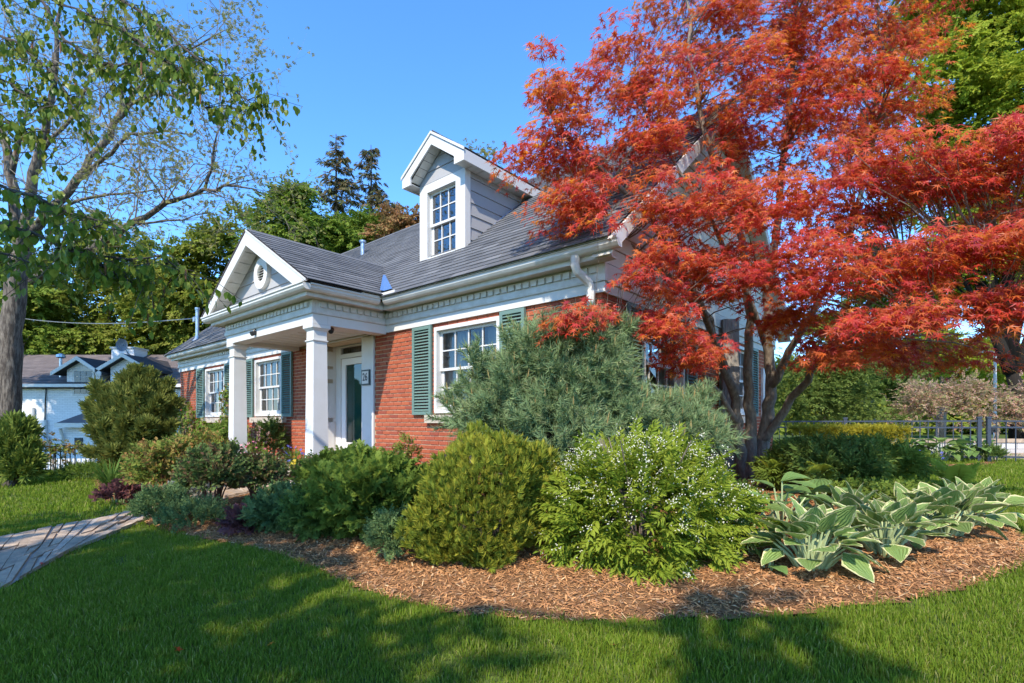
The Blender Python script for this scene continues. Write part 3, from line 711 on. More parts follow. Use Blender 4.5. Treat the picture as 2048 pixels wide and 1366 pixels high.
# --- valley flashing, splash guards, downspout, vents, porch spotlights
def main_z(v): return EZ + .03 + RS * (v - EV)
def valley(z): return (PC + (PAX - z) / PSL, EV + (z - EZ) / RS)
z0, z1 = 1.99, 2.58
(u0, v0), (u1, v1) = valley(z0), valley(z1)
mb = MB()
off = .055
def rp(u, v): return (u, v, main_z(v) + off - .03)
def pp(u, v): return (u, v, PAX - PSL * abs(u - PC) + off)
mb.add([rp(u0 + .22, v0), rp(u1 + .04, v1), (u1, v1, z1 + off), (u0, v0, z0 + off)], [(0, 1, 2, 3)])
mb.add([(u0, v0, z0 + off), (u1, v1, z1 + off), pp(u1, v1 - .015), pp(u0, v0 - .07)], [(0, 1, 2, 3)])
mb.build('valley_flashing', M['flash'], roof)
gu, gv = PR + .362, -.362
mb = MB(); mb.box(gu - .012, gu + .004, gv - .34, gv, 1.921, 1.985); mb.box(gu - .012, gu + .34, gv - .004, gv + .012, 1.921, 1.985); mb.build('splash_guard', M['white'], roof)
mb = MB(); dsx = -.10
path = [(-.16, -.30, 1.83), (-.16, -.30, 1.72), (-.15, -.27, 1.66), (-.11, -.13, 1.58), (-.10, -.085, 1.53), (-.10, -.08, 1.47), (-.10, -.06, .6), (-.10, -.06, -.85)]
mb.tube(path, .05, 8); mb.build('downspout', M['gutter'], H)
mb = MB(); zb = roofz(2.6); mb.lathe((-8.75, 2.6, zb - .1), [(.055, 0), (.055, .42), (.085, .425), (.085, .47), (.02, .50)], 12); mb.build('roof_vent_pipe', M['galv'], H)
mast = bpy.data.objects.new('service_mast', None); COL.objects.link(mast); mast.parent = H
mu, mv = -13.25, .15; zb = roofz(mv)
mb = MB(); mb.lathe((mu, mv, zb - .1), [(.045, 0), (.045, .92), (.06, .93), (.06, .99), (.01, 1.0)], 10); mb.build('mast_pipe', M['galv'], mast)
mb = MB(); mb.lathe((mu, mv, zb - .02), [(.14, -.05), (.06, .05), (.05, .10)], 10); mb.build('mast_boot', M['galv'], mast)
mb = MB(); mb.lathe((mu - .10, mv - .04, zb + .52), [(.035, 0), (.035, .1), (.02, .12)], 8); mb.lathe((mu - .16, mv - .04, zb + .50), [(.03, 0), (.03, .12), (.02, .14)], 8); mb.tube([(mu, mv, zb + .57), (mu - .17, mv - .04, zb + .57)], .015); mb.build('insulator', M['galv'], mast)
for (x, y, z, dx, dy) in ((PR + .0 - .10, PF + .33, 1.41, .05, -.03), (PC - .32, PF - .075, 1.52, .0, -.04)):
    sp = bpy.data.objects.new('spotlight', None); COL.objects.link(sp); sp.parent = H
    mb = MB(); mb.tube([(x - dx * 1.2, y - dy * 1.2 + .02, z - .0), (x + dx, y + dy, z - .045)], [.032, .04], 10); mb.build('lamp_head', M['black'], sp)
    mb = MB(); mb.tube([(x, y, z), (x, y + .03, z + .05)], .012, 6); mb.build('bracket', M['black'], sp)
for z, y0, y1 in ((-.0, 6.28, 6.72),):  # white framed side door near the rear corner
    mb = MB(); mb.box(.002, .05, y0, y0 + .1, -1.0, 1.1); mb.box(.002, .05, y1 - .1, y1, -1.0, 1.1); mb.box(.002, .05, y0 + .1, y1 - .1, 1.0, 1.1); mb.box(.002, .03, y0 + .1, y1 - .1, -1.0, 1.0); mb.box(.002, .16, y0 - .05, y1 + .05, -1.1, -.98); mb.build('side_door', M['white'], H)
# service cable to the house
cab = MB(); A = at(-60, 622, 15.); Bc = np.array(from_house(mu - .17, mv - .04, zb + .6))
cab.tube([A + (Bc - A) * t + np.array([0, 0, -.25 * math.sin(PI * t)]) for t in np.linspace(0, 1, 14)], .012, 5)
tag(cab.build('overhead_cable', M['galv']), 'thin grey cable strung from the left edge to the mast on the house roof', 'cable')
# ------------------------------------------------------------------ ground, lawn, beds, path
def mat_ground(name, c0, c1, c2, s=3.):
    m, N, L, o = new_mat(name)
    tc = N.new('ShaderNodeTexCoord'); n1 = N.new('ShaderNodeTexNoise'); n1.inputs['Scale'].default_value = s; n1.inputs['Detail'].default_value = 8; n1.inputs['Roughness'].default_value = .7
    L.new(tc.outputs['Object'], n1.inputs['Vector']); r = ramp_node(N, [(.3, c0), (.5, c1), (.72, c2)]); L.new(n1.outputs[0], r.inputs[0])
    p = N.new('ShaderNodeBsdfPrincipled'); p.inputs['Roughness'].default_value = .95; p.inputs['Specular IOR Level'].default_value = .1; L.new(r.outputs[0], p.inputs['Base Color'])
    b = N.new('ShaderNodeBump'); b.inputs['Strength'].default_value = .8; b.inputs['Distance'].default_value = .03; n2 = N.new('ShaderNodeTexNoise'); n2.inputs['Scale'].default_value = s * 14; L.new(tc.outputs['Object'], n2.inputs['Vector']); L.new(n2.outputs[0], b.inputs['Height']); L.new(b.outputs[0], p.inputs['Normal'])
    L.new(p.outputs[0], o.inputs[0]); return m
M['soil'] = mat_ground('lawn_soil', (.05, .07, .015), (.08, .11, .022), (.11, .14, .035))
M['mulch_base'] = mat_ground('mulch_base', (.13, .06, .025), (.24, .12, .05), (.36, .20, .09), 9.)
M['chip'] = solid('mulch_chip', [(0, (.18, .075, .03)), (.25, (.44, .20, .075)), (.5, (.56, .28, .11)), (.75, (.36, .165, .065)), (.9, (.25, .14, .08)), (1, (.74, .49, .25))], .85, spec=.2)
M['chip_grey'] = M['chip']
M['flagstone'] = solid('flagstone', [(0, (.40, .29, .20)), (.35, (.48, .36, .25)), (.7, (.35, .26, .18)), (1, (.54, .42, .31))], .9, spec=.1, bump=.7, bscale=16, noise=.8, nscale=7, ncol=(.20, .16, .12))

def sheet(name, mat, inside, x0, x1, y0, y1, st, dz, kind='structure'):
    xs = np.arange(x0, x1 + st, st); ys = np.arange(y0, y1 + st, st)
    X, Y = np.meshgrid(xs, ys); Z = ground_z(X, Y) + dz(X, Y); n, m = X.shape
    V = np.stack([X, Y, Z], -1).reshape(-1, 3)
    i, j = np.meshgrid(np.arange(n - 1), np.arange(m - 1), indexing='ij'); q = np.stack([i * m + j, i * m + j + 1, (i + 1) * m + j + 1, (i + 1) * m + j], -1).reshape(-1, 4)
    if inside is not None:
        c = V[q].mean(1); q = q[in_poly(c, inside)]
    return link(name, mesh_np(name, V, q.ravel(), np.full(len(q), 4), mat, None, True), None, kind)
# far ground reaches the horizon
gr = MB(); 
sheet('ground', M['soil'], None, -40, 44, -30, 60, .7, lambda X, Y: X * 0)
mb = MB()
for x0, x1, y0, y1 in ((-400, -39.8, -300, 600), (43.8, 400, -300, 600), (-39.9, 43.9, 59.5, 600), (-39.9, 43.9, -300, -29.9)):
    z = -1.0 if x1 < 0 else (.25 if y0 > -30 else -.05)
    mb.add([(x0, y0, z), (x1, y0, z), (x1, y1, z), (x0, y1, z)], [(0, 1, 2, 3)])
mb.build('terrain', M['soil'], None, 'structure')

BED_PX = [(292, 1050), (340, 1068), (430, 1085), (500, 1098), (560, 1112), (640, 1146), (720, 1181), (800, 1208), (900, 1231), (1000, 1243), (1150, 1250), (1300, 1247), (1450, 1243), (1600, 1232), (1750, 1218), (1870, 1199), (1960, 1176), (2040, 1140), (2075, 1105), (2048, 1075), (2000, 1046), (1950, 1028), (1930, 1005)]
bed = [tuple(spot(*p)[:2]) for p in BED_PX]
bed += [(4.3, 6.0), (5.2, 7.4), (6.2, 8.4)] + [tuple(spot(*p)[:2]) for p in ((1770, 958), (1830, 948), (1920, 938), (1985, 930), (2000, 922))]
bed += [(9.6, 10.9), (6.5, 12.0), (2, 9), (-1, 8.5), (-8, 14), (-9.2, 14.6), (-9.4, 12.6)]
bed += [tuple(spot(*p)[:2]) for p in ((178, 948), (205, 1000), (235, 1012), (268, 1022))]
bed_a = np.array(bed)
NEAR_E = [(-2.6, .2), (-2.9, 1.6), (-3.55, 3.55), (-4.1, 5.2), (-4.35, 6.3), (-4.2, 7.2), (-3.6, 8.0)]
FAR_E = [(-4.2, -.1), (-4.4, 2.0), (-5.2, 5.2), (-5.35, 6.6), (-5.3, 7.4), (-5.0, 8.2), (-4.4, 9.0)]
e1, e2 = spot(0, 1188)[:2], spot(0, 1080)[:2]; e3, e4 = spot(283, 1048)[:2], spot(290, 1018)[:2]; e5, e6 = spot(140, 1106)[:2], spot(140, 1050)[:2]
st = from_house(PC + .9, PF - .25, 0)[:2]; st2 = from_house(PC - .9, PF - .25, 0)[:2]
NEAR_E = [tuple(e1 + (e1 - e5) * 2.5), tuple(e1), tuple(e5), tuple(e3), tuple((e3 + st) / 2 + np.array([-.1, .1])), tuple(st)]
FAR_E = [tuple(e2 + (e2 - e6) * 2.5), tuple(e2), tuple(e6), tuple(e4), tuple((e4 + st2) / 2 + np.array([-.15, .1])), tuple(st2)]
path_poly = np.array(NEAR_E + FAR_E[::-1])
HOUSE_POLY = np.array([from_house(u, v, 0)[:2] for u, v in ((UL, 0), (PL - .1, 0), (PL - .1, PF - .2), (PR + .1, PF - .2), (PR + .1, 0), (0, 0), (0, DEP), (UL, DEP))])
def bed_rise(X, Y): return .03 + .03 * np.sin(X * 2.1) * np.cos(Y * 1.7)
sheet('mulch_bed', M['mulch_base'], bed_a, -11, 11.5, 2.2, 15, .06, lambda X, Y: .018 + 0 * X)
# path: one slab bed with separate flagstones in it
def lerp_poly(E, t):
    E = np.array(E); s = np.r_[0, np.cumsum(np.linalg.norm(np.diff(E, axis=0), axis=1))]; s /= s[-1]
    return np.array([np.interp(t, s, E[:, 0]), np.interp(t, s, E[:, 1])])
V = []; nseg = 60
for i in range(nseg + 1):
    a, b = lerp_poly(NEAR_E, i / nseg), lerp_poly(FAR_E, i / nseg)
    for k in range(5): p = a + (b - a) * k / 4; V.append((p[0], p[1], float(ground_z(p[0], p[1])) + .022))
pth = MB().add(V, [(i * 5 + k, i * 5 + k + 1, (i + 1) * 5 + k + 1, (i + 1) * 5 + k) for i in range(nseg) for k in range(4)]).build('path', M['concrete'], None, 'structure')
rows = 36
for i in range(rows):
    cuts = [0] + sorted(random.uniform(.2, .8) for _ in range(random.choice((1, 2, 2)))) + [1]
    cuts = [c for j, c in enumerate(cuts) if j == 0 or c - cuts[j - 1] > .12 or c == 1]
    for c0, c1 in zip(cuts, cuts[1:]):
        q = []
        for (t, c, jx, jc) in ((i, c0, .06, .012), (i, c1, .06, -.012), (i + 1, c1, -.06, -.012), (i + 1, c0, -.06, .012)):
            tt = (t + jx + random.uniform(-.28, .28)) / rows; a, b = lerp_poly(NEAR_E, min(max(tt, 0), 1)), lerp_poly(FAR_E, min(max(tt, 0), 1)); p = a + (b - a) * (c + jc); q.append(p)
        z = float(ground_z(*np.mean(q, 0))) + .03 + random.uniform(-.004, .004); c = np.mean(q, 0)
        mb = MB(); top = [(p[0], p[1], z + .012) for p in q]; s = [(c[0] + (p[0] - c[0]) * 1.015, c[1] + (p[1] - c[1]) * 1.015, z - .02) for p in q]
        mb.add(top + s, [(0, 1, 2, 3), (0, 4, 5, 1), (1, 5, 6, 2), (2, 6, 7, 3), (3, 7, 4, 0)]); mb.build('paving_stone', M['flagstone'], pth)

def rand_in(poly, n, lod=None):
    lo, hi = poly.min(0), poly.max(0); out = []
    P = lo + R.random((int(n * 2.2), 2)) * (hi - lo); P = P[in_poly(P, poly)]; return P
def hidden_src(name, me):
    o = bpy.data.objects.new(name, me); return o           # template only: never linked into the scene
# mulch chips
chips = []
for k in range(5):
    l = (.5, .7, 1., 1.3, .9)[k]; w = (.16, .12, .17, .11, .26)[k]
    mb = MB(); mb.add([(-l, -w, 0), (-l * .2, -w * 1.1, .05), (l, -w * .7, 0), (l * .9, w, .03), (0, w * .9, .07), (-l * .9, w * .6, .02), (0, 0, .16)], [(0, 1, 6), (1, 2, 6), (2, 3, 6), (3, 4, 6), (4, 5, 6), (5, 0, 6)])
    chips.append(hidden_src('chip', mb.mesh('chip', M['chip'])))
P2 = rand_in(bed_a, 80000); dd = np.hypot(P2[:, 0], P2[:, 1])
P2 = P2[~in_poly(P2, path_poly) & ~in_poly(P2, HOUSE_POLY)]; dd = np.hypot(P2[:, 0], P2[:, 1]); keep = R.random(len(P2)) < np.clip(6.5 / dd, .1, 1) ** 1.5
lo_, hi_ = np.array([-5, 2.3]), np.array([6.5, 6.5]); Q = lo_ + R.random((150000, 2)) * (hi_ - lo_)
Q = Q[in_poly(Q, bed_a) & ~in_poly(Q, path_poly)]
P2 = np.concatenate([P2[keep], Q]); n = len(P2)
# a few strays over the edge of the grass
P3 = np.c_[P2, ground_z(P2[:, 0], P2[:, 1]) + .02 + R.random(n) * .012]
rot = np.c_[R.normal(0, .35, n), R.normal(0, .35, n), R.random(n) * 6.28]
field('mulch_chips', P3, rot, R.uniform(.009, .027, n), R.integers(0, 5, n), chips)

# grass: small tufts of blades
GR = [(0, (.115, .18, .014)), (.3, (.16, .24, .02)), (.6, (.20, .285, .028)), (.85, (.25, .30, .04)), (1, (.36, .34, .11))]
M['grass'] = leaf_mat('grass_blades', GR, .45, .65, spec=.08)
def tuft(n, rad, h, w):
    V, F, r = [], [], []
    for i in range(n):
        x, y = R.normal(0, rad * .5, 2); a = R.random() * 6.28; hh = h * R.uniform(.55, 1.15); lean = R.uniform(.05, .6) * hh; la = R.random() * 6.28
        dx, dy = math.cos(a) * w / 2, math.sin(a) * w / 2; lx, ly = math.cos(la) * lean, math.sin(la) * lean
        b = len(V); V += [(x - dx, y - dy, -.01), (x + dx, y + dy, -.01), (x + lx * .35 - dx * .8, y + ly * .35 - dy * .8, hh * .6), (x + lx * .35 + dx * .8, y + ly * .35 + dy * .8, hh * .6), (x + lx, y + ly, hh * (1 - .25 * lean / hh))]
        F += [(b, b + 1, b + 3, b + 2), (b + 2, b + 3, b + 4)]; rr = R.random(); r += [rr, rr]
    return T(V, F, r)
tn = [hidden_src('grass_tuft', tuft(52, .075, .044, .0042).mesh('grass_tuft', M['grass'])) for _ in range(4)]
tf = [hidden_src('grass_tuft', tuft(40, .16, .05, .010).mesh('grass_tuft', M['grass'])) for _ in range(3)]
def lawn_pts(x0, x1, y0, y1, dens):
    n = int((x1 - x0) * (y1 - y0) * dens); P = np.c_[R.uniform(x0, x1, n), R.uniform(y0, y1, n)]
    vis = (np.abs(P[:, 0]) < P[:, 1] * 1.06 + .5)
    P = P[vis & ~in_poly(P, bed_a) & ~in_poly(P, path_poly) & ~in_poly(P, HOUSE_POLY)]
    return P
def lawn(name, P, src, s0, s1):
    n = len(P); Z = ground_z(P[:, 0], P[:, 1]) + .005
    patch = .5 + .5 * np.sin(P[:, 0] * 2.3 + 1.3 * np.sin(P[:, 1] * 1.7)) * np.cos(P[:, 1] * 2.9 + .7 * np.sin(P[:, 0] * 1.9))
    field(name, np.c_[P, Z], np.c_[R.normal(0, .12, n), R.normal(0, .12, n), R.random(n) * 6.28], R.uniform(s0, s1, n) * (.85 + .3 * patch), R.integers(0, len(src), n), src)
# weeds and thin spots keep the turf from being even
Pn = lawn_pts(-6.6, 6.6, 1.9, 6.2, 420); dn = np.hypot(Pn[:, 0], Pn[:, 1]); Pn = Pn[R.random(len(Pn)) < np.clip(4.2 / dn, .35, 1) ** 1.3]
lawn('grass', Pn, tn, .75, 1.2)
Pf = np.concatenate([lawn_pts(-15, 15, 6.2, 13, 60), lawn_pts(-34, 34, 13, 26, 9)])
lawn('grass', Pf, tf, .8, 1.3)
# ------------------------------------------------------------------ leaf and twig shapes
def leaf_ovate(l=1., w=.36, fold=.10, droop=.12):
    return T([(0, 0, 0), (-w * .8, l * .33, fold), (-w * .75, l * .62, fold * .6 - droop * .4), (0, l, -droop), (w * .75, l * .62, fold * .6 - droop * .4), (w * .8, l * .33, fold), (0, l * .5, -droop * .2)],
             [(0, 6, 1), (1, 6, 2), (2, 6, 3), (3, 6, 4), (4, 6, 5), (5, 6, 0)])
def leaf_quad(l=1., w=.3, droop=.1): return T([(0, 0, 0), (-w, l * .5, .06), (0, l, -droop), (w, l * .5, .06)], [(0, 2, 1), (0, 3, 2)])
def leaf_lobed(n=7, inner=.36, droop=.25, spanang=300):
    """palmate leaf with pointed lobes"""
    V = [(0, 0, 0)]; m = 2 * n - 1; L = [1, .95, .8, .58, .42, .3]
    for i in range(m):
        a = math.radians(-spanang / 2 + spanang * i / (m - 1)); k = abs(i - (m - 1) / 2) / 2
        r = (L[min(int(round(k)), 5)] if i % 2 == 0 else inner * (1 - .08 * k)); r *= R.uniform(.9, 1.08)
        V.append((r * math.sin(a) * .95, r * math.cos(a) + .0, -droop * r * r))
    return T(V, [(0, i + 1, i) for i in range(1, m)])
def twig(leaf, n, ll, spread_a=60, droop=.2, upn=1., jit=.3, stemw=0., lenfac=1., taper=.5, pairs=True):
    """unit twig along +Y carrying n leaves; z is its upper face"""
    parts = []
    for i in range(n):
        t = (i // 2 + .5) / max(1, (n + 1) // 2) if pairs else (i + .5) / n
        s = 1 if i % 2 else -1
        if i == n - 1: ang = R.normal(0, .15)
        else: ang = math.radians(spread_a) * s + R.normal(0, jit * .5)
        y = t * lenfac; p = np.array([0, y, -droop * y * y])
        d = np.array([math.sin(ang), math.cos(ang), -droop * (.4 + y) + R.normal(0, jit * .4)]); nn = np.array([R.normal(0, jit), R.normal(0, jit), upn])
        parts.append(leaf.moved(p, frames(unit(d)[None], nn[None])[0], ll * (1 - taper * (t - .5)) * R.uniform(.8, 1.2), R.random() * .35))
    if stemw:
        mb = MB(); mb.tube([(0, lenfac * k / 3, -droop * (lenfac * k / 3) ** 2) for k in range(4)], stemw, 3, False, r=.02); parts.append(T(mb.v, mb.f, np.zeros(len(mb.f))))
    return T.merge(parts)
def rdir(n): return unit(R.normal(size=(n, 3)))
def blob(n, c, r, shell=.55, low=-.5, lump=.18):
    """points in the outer part of an uneven ellipsoid, with outward directions"""
    c = np.asarray(c, float); r = np.asarray(r, float); D = rdir(int(n * 2.5) + 10); D = D[D[:, 2] > low][:n]
    ph = R.random(6) * 6.28
    lu = 1 + lump * (np.sin(D[:, 0] * 5 + ph[0]) * np.sin(D[:, 1] * 5 + ph[1]) + .7 * np.sin(D[:, 2] * 7 + ph[2]) * np.sin(D[:, 0] * 8 + ph[3]))
    q = shell + (1 - shell) * R.random(len(D)) ** .6
    P = c + D * r * (q * lu)[:, None]; N = unit(D / r)
    return P, N
ALL_LABELS = []
def plant(name, loc, label, cat, group=None): return empty(name, loc, label, cat, group)
def put(name, tm, P, D, N, S, mat, root, kind='stuff', rnd=None):
    """scatter given in world space, stored relative to its root"""
    o = scatter(name, tm, np.asarray(P) - np.array(root.location), D, N, S, mat, root, kind, rnd); return o
def shrub(name, base, r, h, mat, tw, n, size, label, cat, group=None, shell=.5, low=-.35, updir=.5, stems=9, stem_mat='stem', lump=.2, c=None, part='foliage', flat=.0, ry=None, stemr=.012):
    """rounded shrub: woody stems from one foot, leafy twigs through the outer crown"""
    base = np.asarray(base, float); root = plant(name, base, label, cat, group)
    c = base + np.array([0, 0, h * .52]) if c is None else np.asarray(c, float)
    rr = np.array([r, ry or r, h * .5])
    P, N = blob(n, c, rr, shell, low, lump); P[:, 2] = np.maximum(P[:, 2], base[2] + .03)
    D = unit(N + np.array([0, 0, updir]) + R.normal(0, .35, P.shape)); NN = unit(N * (1 - flat) + np.array([0, 0, 1.]) * (.5 + flat) + R.normal(0, .4, P.shape))
    put(part, tw, P, D, NN, R.uniform(.75, 1.25, len(P)) * size, mat, root)
    mb = MB()
    for i in range(stems):
        a = R.random() * 6.28; q = c + np.array([math.cos(a) * rr[0] * R.uniform(.2, .8), math.sin(a) * rr[1] * R.uniform(.2, .8), rr[2] * R.uniform(.1, .7)]) - base
        f = np.array([math.cos(a), math.sin(a), 0]) * .05
        mb.tube([f - np.array([0, 0, .04]), f * .5 + q * .4 + np.array([0, 0, .05 * h]), q], [stemr, stemr * .8, stemr * .35], 5)
    if stems: mb.build('stems', M[stem_mat], root, 'stuff')
    return root

def cols(*c): return [(i / (len(c) - 1), x) for i, x in enumerate(c)]
M['l_thuja'] = leaf_mat('thuja_sprays', cols((.10, .145, .02), (.18, .225, .026), (.29, .31, .032), (.39, .36, .045), (.14, .18, .022)), .3, .6)
M['l_deutzia'] = leaf_mat('deutzia_leaves', cols((.17, .235, .022), (.23, .30, .028), (.30, .345, .038), (.20, .26, .024)), .4, .62)
M['l_pine'] = leaf_mat('pine_needles', cols((.15, .225, .095), (.20, .285, .12), (.25, .335, .15), (.17, .245, .105), (.30, .31, .15)), .15, .62)
M['candle'] = leaf_mat('pine_candles', cols((.30, .21, .08), (.36, .27, .11)), .1, .6)
M['l_dark'] = leaf_mat('dark_green_leaves', cols((.075, .125, .028), (.11, .175, .036), (.155, .22, .045), (.09, .15, .034)), .35, .62)
M['l_mid'] = leaf_mat('mid_green_leaves', cols((.105, .165, .026), (.155, .225, .034), (.21, .275, .042), (.12, .185, .028)), .4, .62)
M['l_blue'] = leaf_mat('bluish_green_leaves', cols((.085, .145, .05), (.12, .19, .065), (.17, .235, .08)), .35, .62)
M['l_light'] = leaf_mat('light_green_leaves', cols((.09, .15, .02), (.14, .21, .028), (.19, .26, .04)), .45, .62)
M['l_rose'] = leaf_mat('rose_leaves', cols((.13, .19, .035), (.18, .23, .04), (.22, .25, .045), (.34, .17, .06), (.16, .22, .04), (.40, .22, .08)), .35, .62)
M['l_rosedark'] = leaf_mat('dark_rose_leaves', cols((.08, .125, .04), (.12, .17, .045), (.10, .15, .042), (.20, .10, .055), (.09, .135, .04)), .3, .62)
M['l_orange'] = leaf_mat('bronze_hedge_leaves', cols((.20, .12, .02), (.26, .15, .028), (.13, .13, .022), (.30, .17, .04)), .35, .62)
M['l_gold'] = leaf_mat('golden_hedge_leaves', cols((.33, .28, .02), (.42, .35, .03), (.24, .24, .02), (.46, .40, .06)), .35, .62)
M['l_purple'] = leaf_mat('purple_leaves', cols((.13, .05, .055), (.20, .075, .07), (.09, .05, .045)), .25, .62)
M['l_juniper'] = leaf_mat('juniper_sprays', cols((.12, .145, .03), (.17, .19, .04), (.22, .225, .05), (.14, .16, .032)), .25, .6)
M['l_yew'] = leaf_mat('yew_sprays', cols((.10, .15, .026), (.15, .20, .034), (.23, .26, .045)), .25, .62)
M['l_ivy'] = leaf_mat('ivy_leaves', cols((.081, .161, .018), (.149, .241, .023), (.230, .310, .034), (.276, .184, .081), (.368, .241, .115)), .4, .62)
M['l_azalea'] = leaf_mat('pinkish_shrub_leaves', cols((.20, .27, .07), (.58, .27, .23), (.26, .31, .09), (.68, .40, .34), (.18, .24, .06)), .35, .62)
M['l_bush'] = leaf_mat('bush_leaves', cols((.096, .144, .030), (.156, .216, .042), (.216, .264, .060)), .4, .62)
M['l_tree'] = leaf_mat('tree_leaves', cols((.14, .19, .024), (.20, .25, .032), (.26, .305, .042), (.30, .30, .055), (.17, .215, .03)), .4, .62)
M['l_treelite'] = leaf_mat('light_tree_leaves', cols((.22, .28, .022), (.30, .36, .028), (.38, .41, .045), (.25, .32, .03)), .45, .62)
M['l_tree2'] = leaf_mat('fresh_tree_leaves', cols((.13, .21, .028), (.19, .27, .036), (.25, .32, .048)), .4, .62)
M['l_bronze'] = leaf_mat('bronze_tree_leaves', cols((.32, .16, .07), (.40, .21, .09), (.22, .18, .06), (.45, .26, .11)), .35, .62)
M['l_spruce'] = leaf_mat('spruce_needles', cols((.10, .12, .05), (.15, .14, .06), (.24, .15, .07), (.12, .125, .055)), .2, .6)
M['l_birch'] = leaf_mat('birch_leaves', cols((.085, .15, .02), (.12, .19, .025), (.17, .23, .03), (.24, .26, .04)), .4, .35, spec=.15)
M['l_bud'] = leaf_mat('young_leaves', cols((.26, .26, .07), (.34, .31, .10), (.20, .22, .06)), .4, .6)
M['l_maple'] = leaf_mat('red_maple_leaves', cols((.40, .03, .035), (.58, .06, .03), (.34, .03, .05), (.62, .14, .03), (.44, .10, .035), (.54, .05, .05), (.66, .22, .04)), .5, .4, tcol=(1.35, 2.2, .8), spec=.35)
M['flower_w'] = leaf_mat('white_flowers', cols((.74, .70, .52), (.82, .79, .64)), .2, .6)
M['flower_p'] = leaf_mat('pink_flowers', cols((.60, .10, .22), (.70, .18, .30), (.75, .40, .45)), .3, .6)
M['flower_b'] = leaf_mat('blue_flowers', cols((.10, .12, .48), (.16, .18, .60)), .3, .6)
M['flower_y'] = leaf_mat('yellow_flowers', cols((.75, .55, .04), (.80, .65, .08)), .3, .6)
M['seedhead'] = leaf_mat('pinkish_plumes', cols((.38, .24, .20), (.46, .33, .28)), .3, .8)
M['l_grassy'] = leaf_mat('strap_leaves', cols((.06, .13, .02), (.10, .18, .03), (.14, .22, .04)), .4, .62)
M['l_fern'] = leaf_mat('fern_fronds', cols((.24, .32, .035), (.32, .39, .045), (.38, .42, .055)), .45, .62)

OV = leaf_ovate(); LN = leaf_ovate(1, .17, .05, .25); OVW = leaf_ovate(1, .5, .08, .15)
TW_OV = [twig(OV, 9, .42) for _ in range(3)]
TW_LN = [twig(LN, 13, .36, 50, .3, stemw=.006) for _ in range(3)]
TW_SM = [twig(leaf_quad(), 15, .26, 60, .1, jit=.5) for _ in range(3)]
LOB = [leaf_lobed(5, .55, .15, 220) for _ in range(3)]
TW_LOB = [twig(LOB[i], 7, .42, 70, .2) for i in range(3)]
TW_BG = [twig(leaf_quad(1, .34, .15), 11, .42, 65, .25, jit=.5) for _ in range(4)]
def fan(n=9, w=.055):
    """flat evergreen spray"""
    V, F, r = [], [], []
    for i in range(n):
        a = math.radians(-62 + 124 * i / (n - 1)); l = (1 - .35 * abs(i / (n - 1) - .5) * 2) * R.uniform(.8, 1.05); b = len(V)
        y0 = .1 + .25 * (1 - abs(i / (n - 1) - .5) * 2); dx, dy = math.sin(a), math.cos(a)
        V += [(0, y0 * .3, 0), (dx * l * .55 - dy * w, y0 * .6 + dy * l * .55 + dx * w, R.normal(0, .05)), (dx * l, y0 * .6 + dy * l, -.1 + R.normal(0, .05)), (dx * l * .55 + dy * w, y0 * .6 + dy * l * .55 - dx * w, R.normal(0, .05))]
        F += [(b, b + 2, b + 1), (b, b + 3, b + 2)]; q = R.random() * .3; r += [q, q]
    return T(V, F, r)
FAN = [fan() for _ in range(4)]; FANB = [fan(6, .09) for _ in range(3)]
def needle_shoot(n=70, nl=.40, w=.017):
    V, F, r = [], [], []
    for i in range(n):
        t = R.random() ** .8; a = R.random() * 6.28; el = R.uniform(.5, 1.25) * (1.25 - .55 * t); l = nl * R.uniform(.75, 1.1)
        p = np.array([0, t, 0]); d = np.array([math.cos(a) * math.sin(el), math.cos(el), math.sin(a) * math.sin(el)]); s = unit(np.cross(d, rdir(1)[0])) * w; b = len(V)
        V += [p - s, p + s, p + d * l]; F.append((b, b + 1, b + 2)); r.append(R.random() * .5)
    mb = MB(); mb.tube([(0, -.3, 0), (0, 1, 0)], [.03, .015], 4, False); b = len(V); V += mb.v; F += [tuple(b + i for i in f) for f in mb.f]; r += [.9] * len(mb.f)
    return T(V, F, r)
SHOOT = [needle_shoot() for _ in range(4)]
mb = MB(); mb.tube([(0, 0, 0), (0, .5, 0), (0, 1, 0)], [.05, .06, .015], 5); CANDLE = T(mb.v, mb.f, np.zeros(len(mb.f)))
def frond(n=20, w=.23):
    V, F, r = [], [], []
    def rc(t): return np.array([0, t - .12 * t * t, .55 * t - .62 * t * t])
    for i in range(n):
        t = .1 + .9 * i / n; p = rc(t); l = w * math.sin(PI * min(1, .12 + t * .9)) ** .8 + .012
        for s in (1, -1):
            b = len(V); q = p + np.array([s * l, l * .35, -l * .25]); k = .26 / n
            V += [p - np.array([0, k, 0]), p + np.array([0, k, 0]), p * .45 + q * .55 + np.array([0, k * 1.2, .012]), q, p * .45 + q * .55 - np.array([0, k * .9, 0])]
            F.append((b, b + 4, b + 3, b + 2, b + 1) if s > 0 else (b, b + 1, b + 2, b + 3, b + 4)); r.append(R.random() * .2)
    mb = MB(); mb.tube([rc(t) for t in np.linspace(0, 1, 6)], [.012, .01, .008, .006, .004, .002], 3, False); b = len(V); V += [tuple(x) for x in mb.v]; F += [tuple(b + i for i in f) for f in mb.f]; r += [.1] * len(mb.f)
    return T(V, F, r)
FROND = [frond(), frond(18, .2), frond(22, .25)]
def petals(n=5, r=1.):
    V = [(0, 0, 0)]; F = []
    for i in range(n):
        a = 2 * PI * i / n; b = len(V)
        V += [(r * .7 * math.cos(a - .5), r * .7 * math.sin(a - .5), .1), (r * math.cos(a), r * math.sin(a), .18), (r * .7 * math.cos(a + .5), r * .7 * math.sin(a + .5), .1)]; F += [(0, b, b + 1), (0, b + 1, b + 2)]
    return T(V, F)
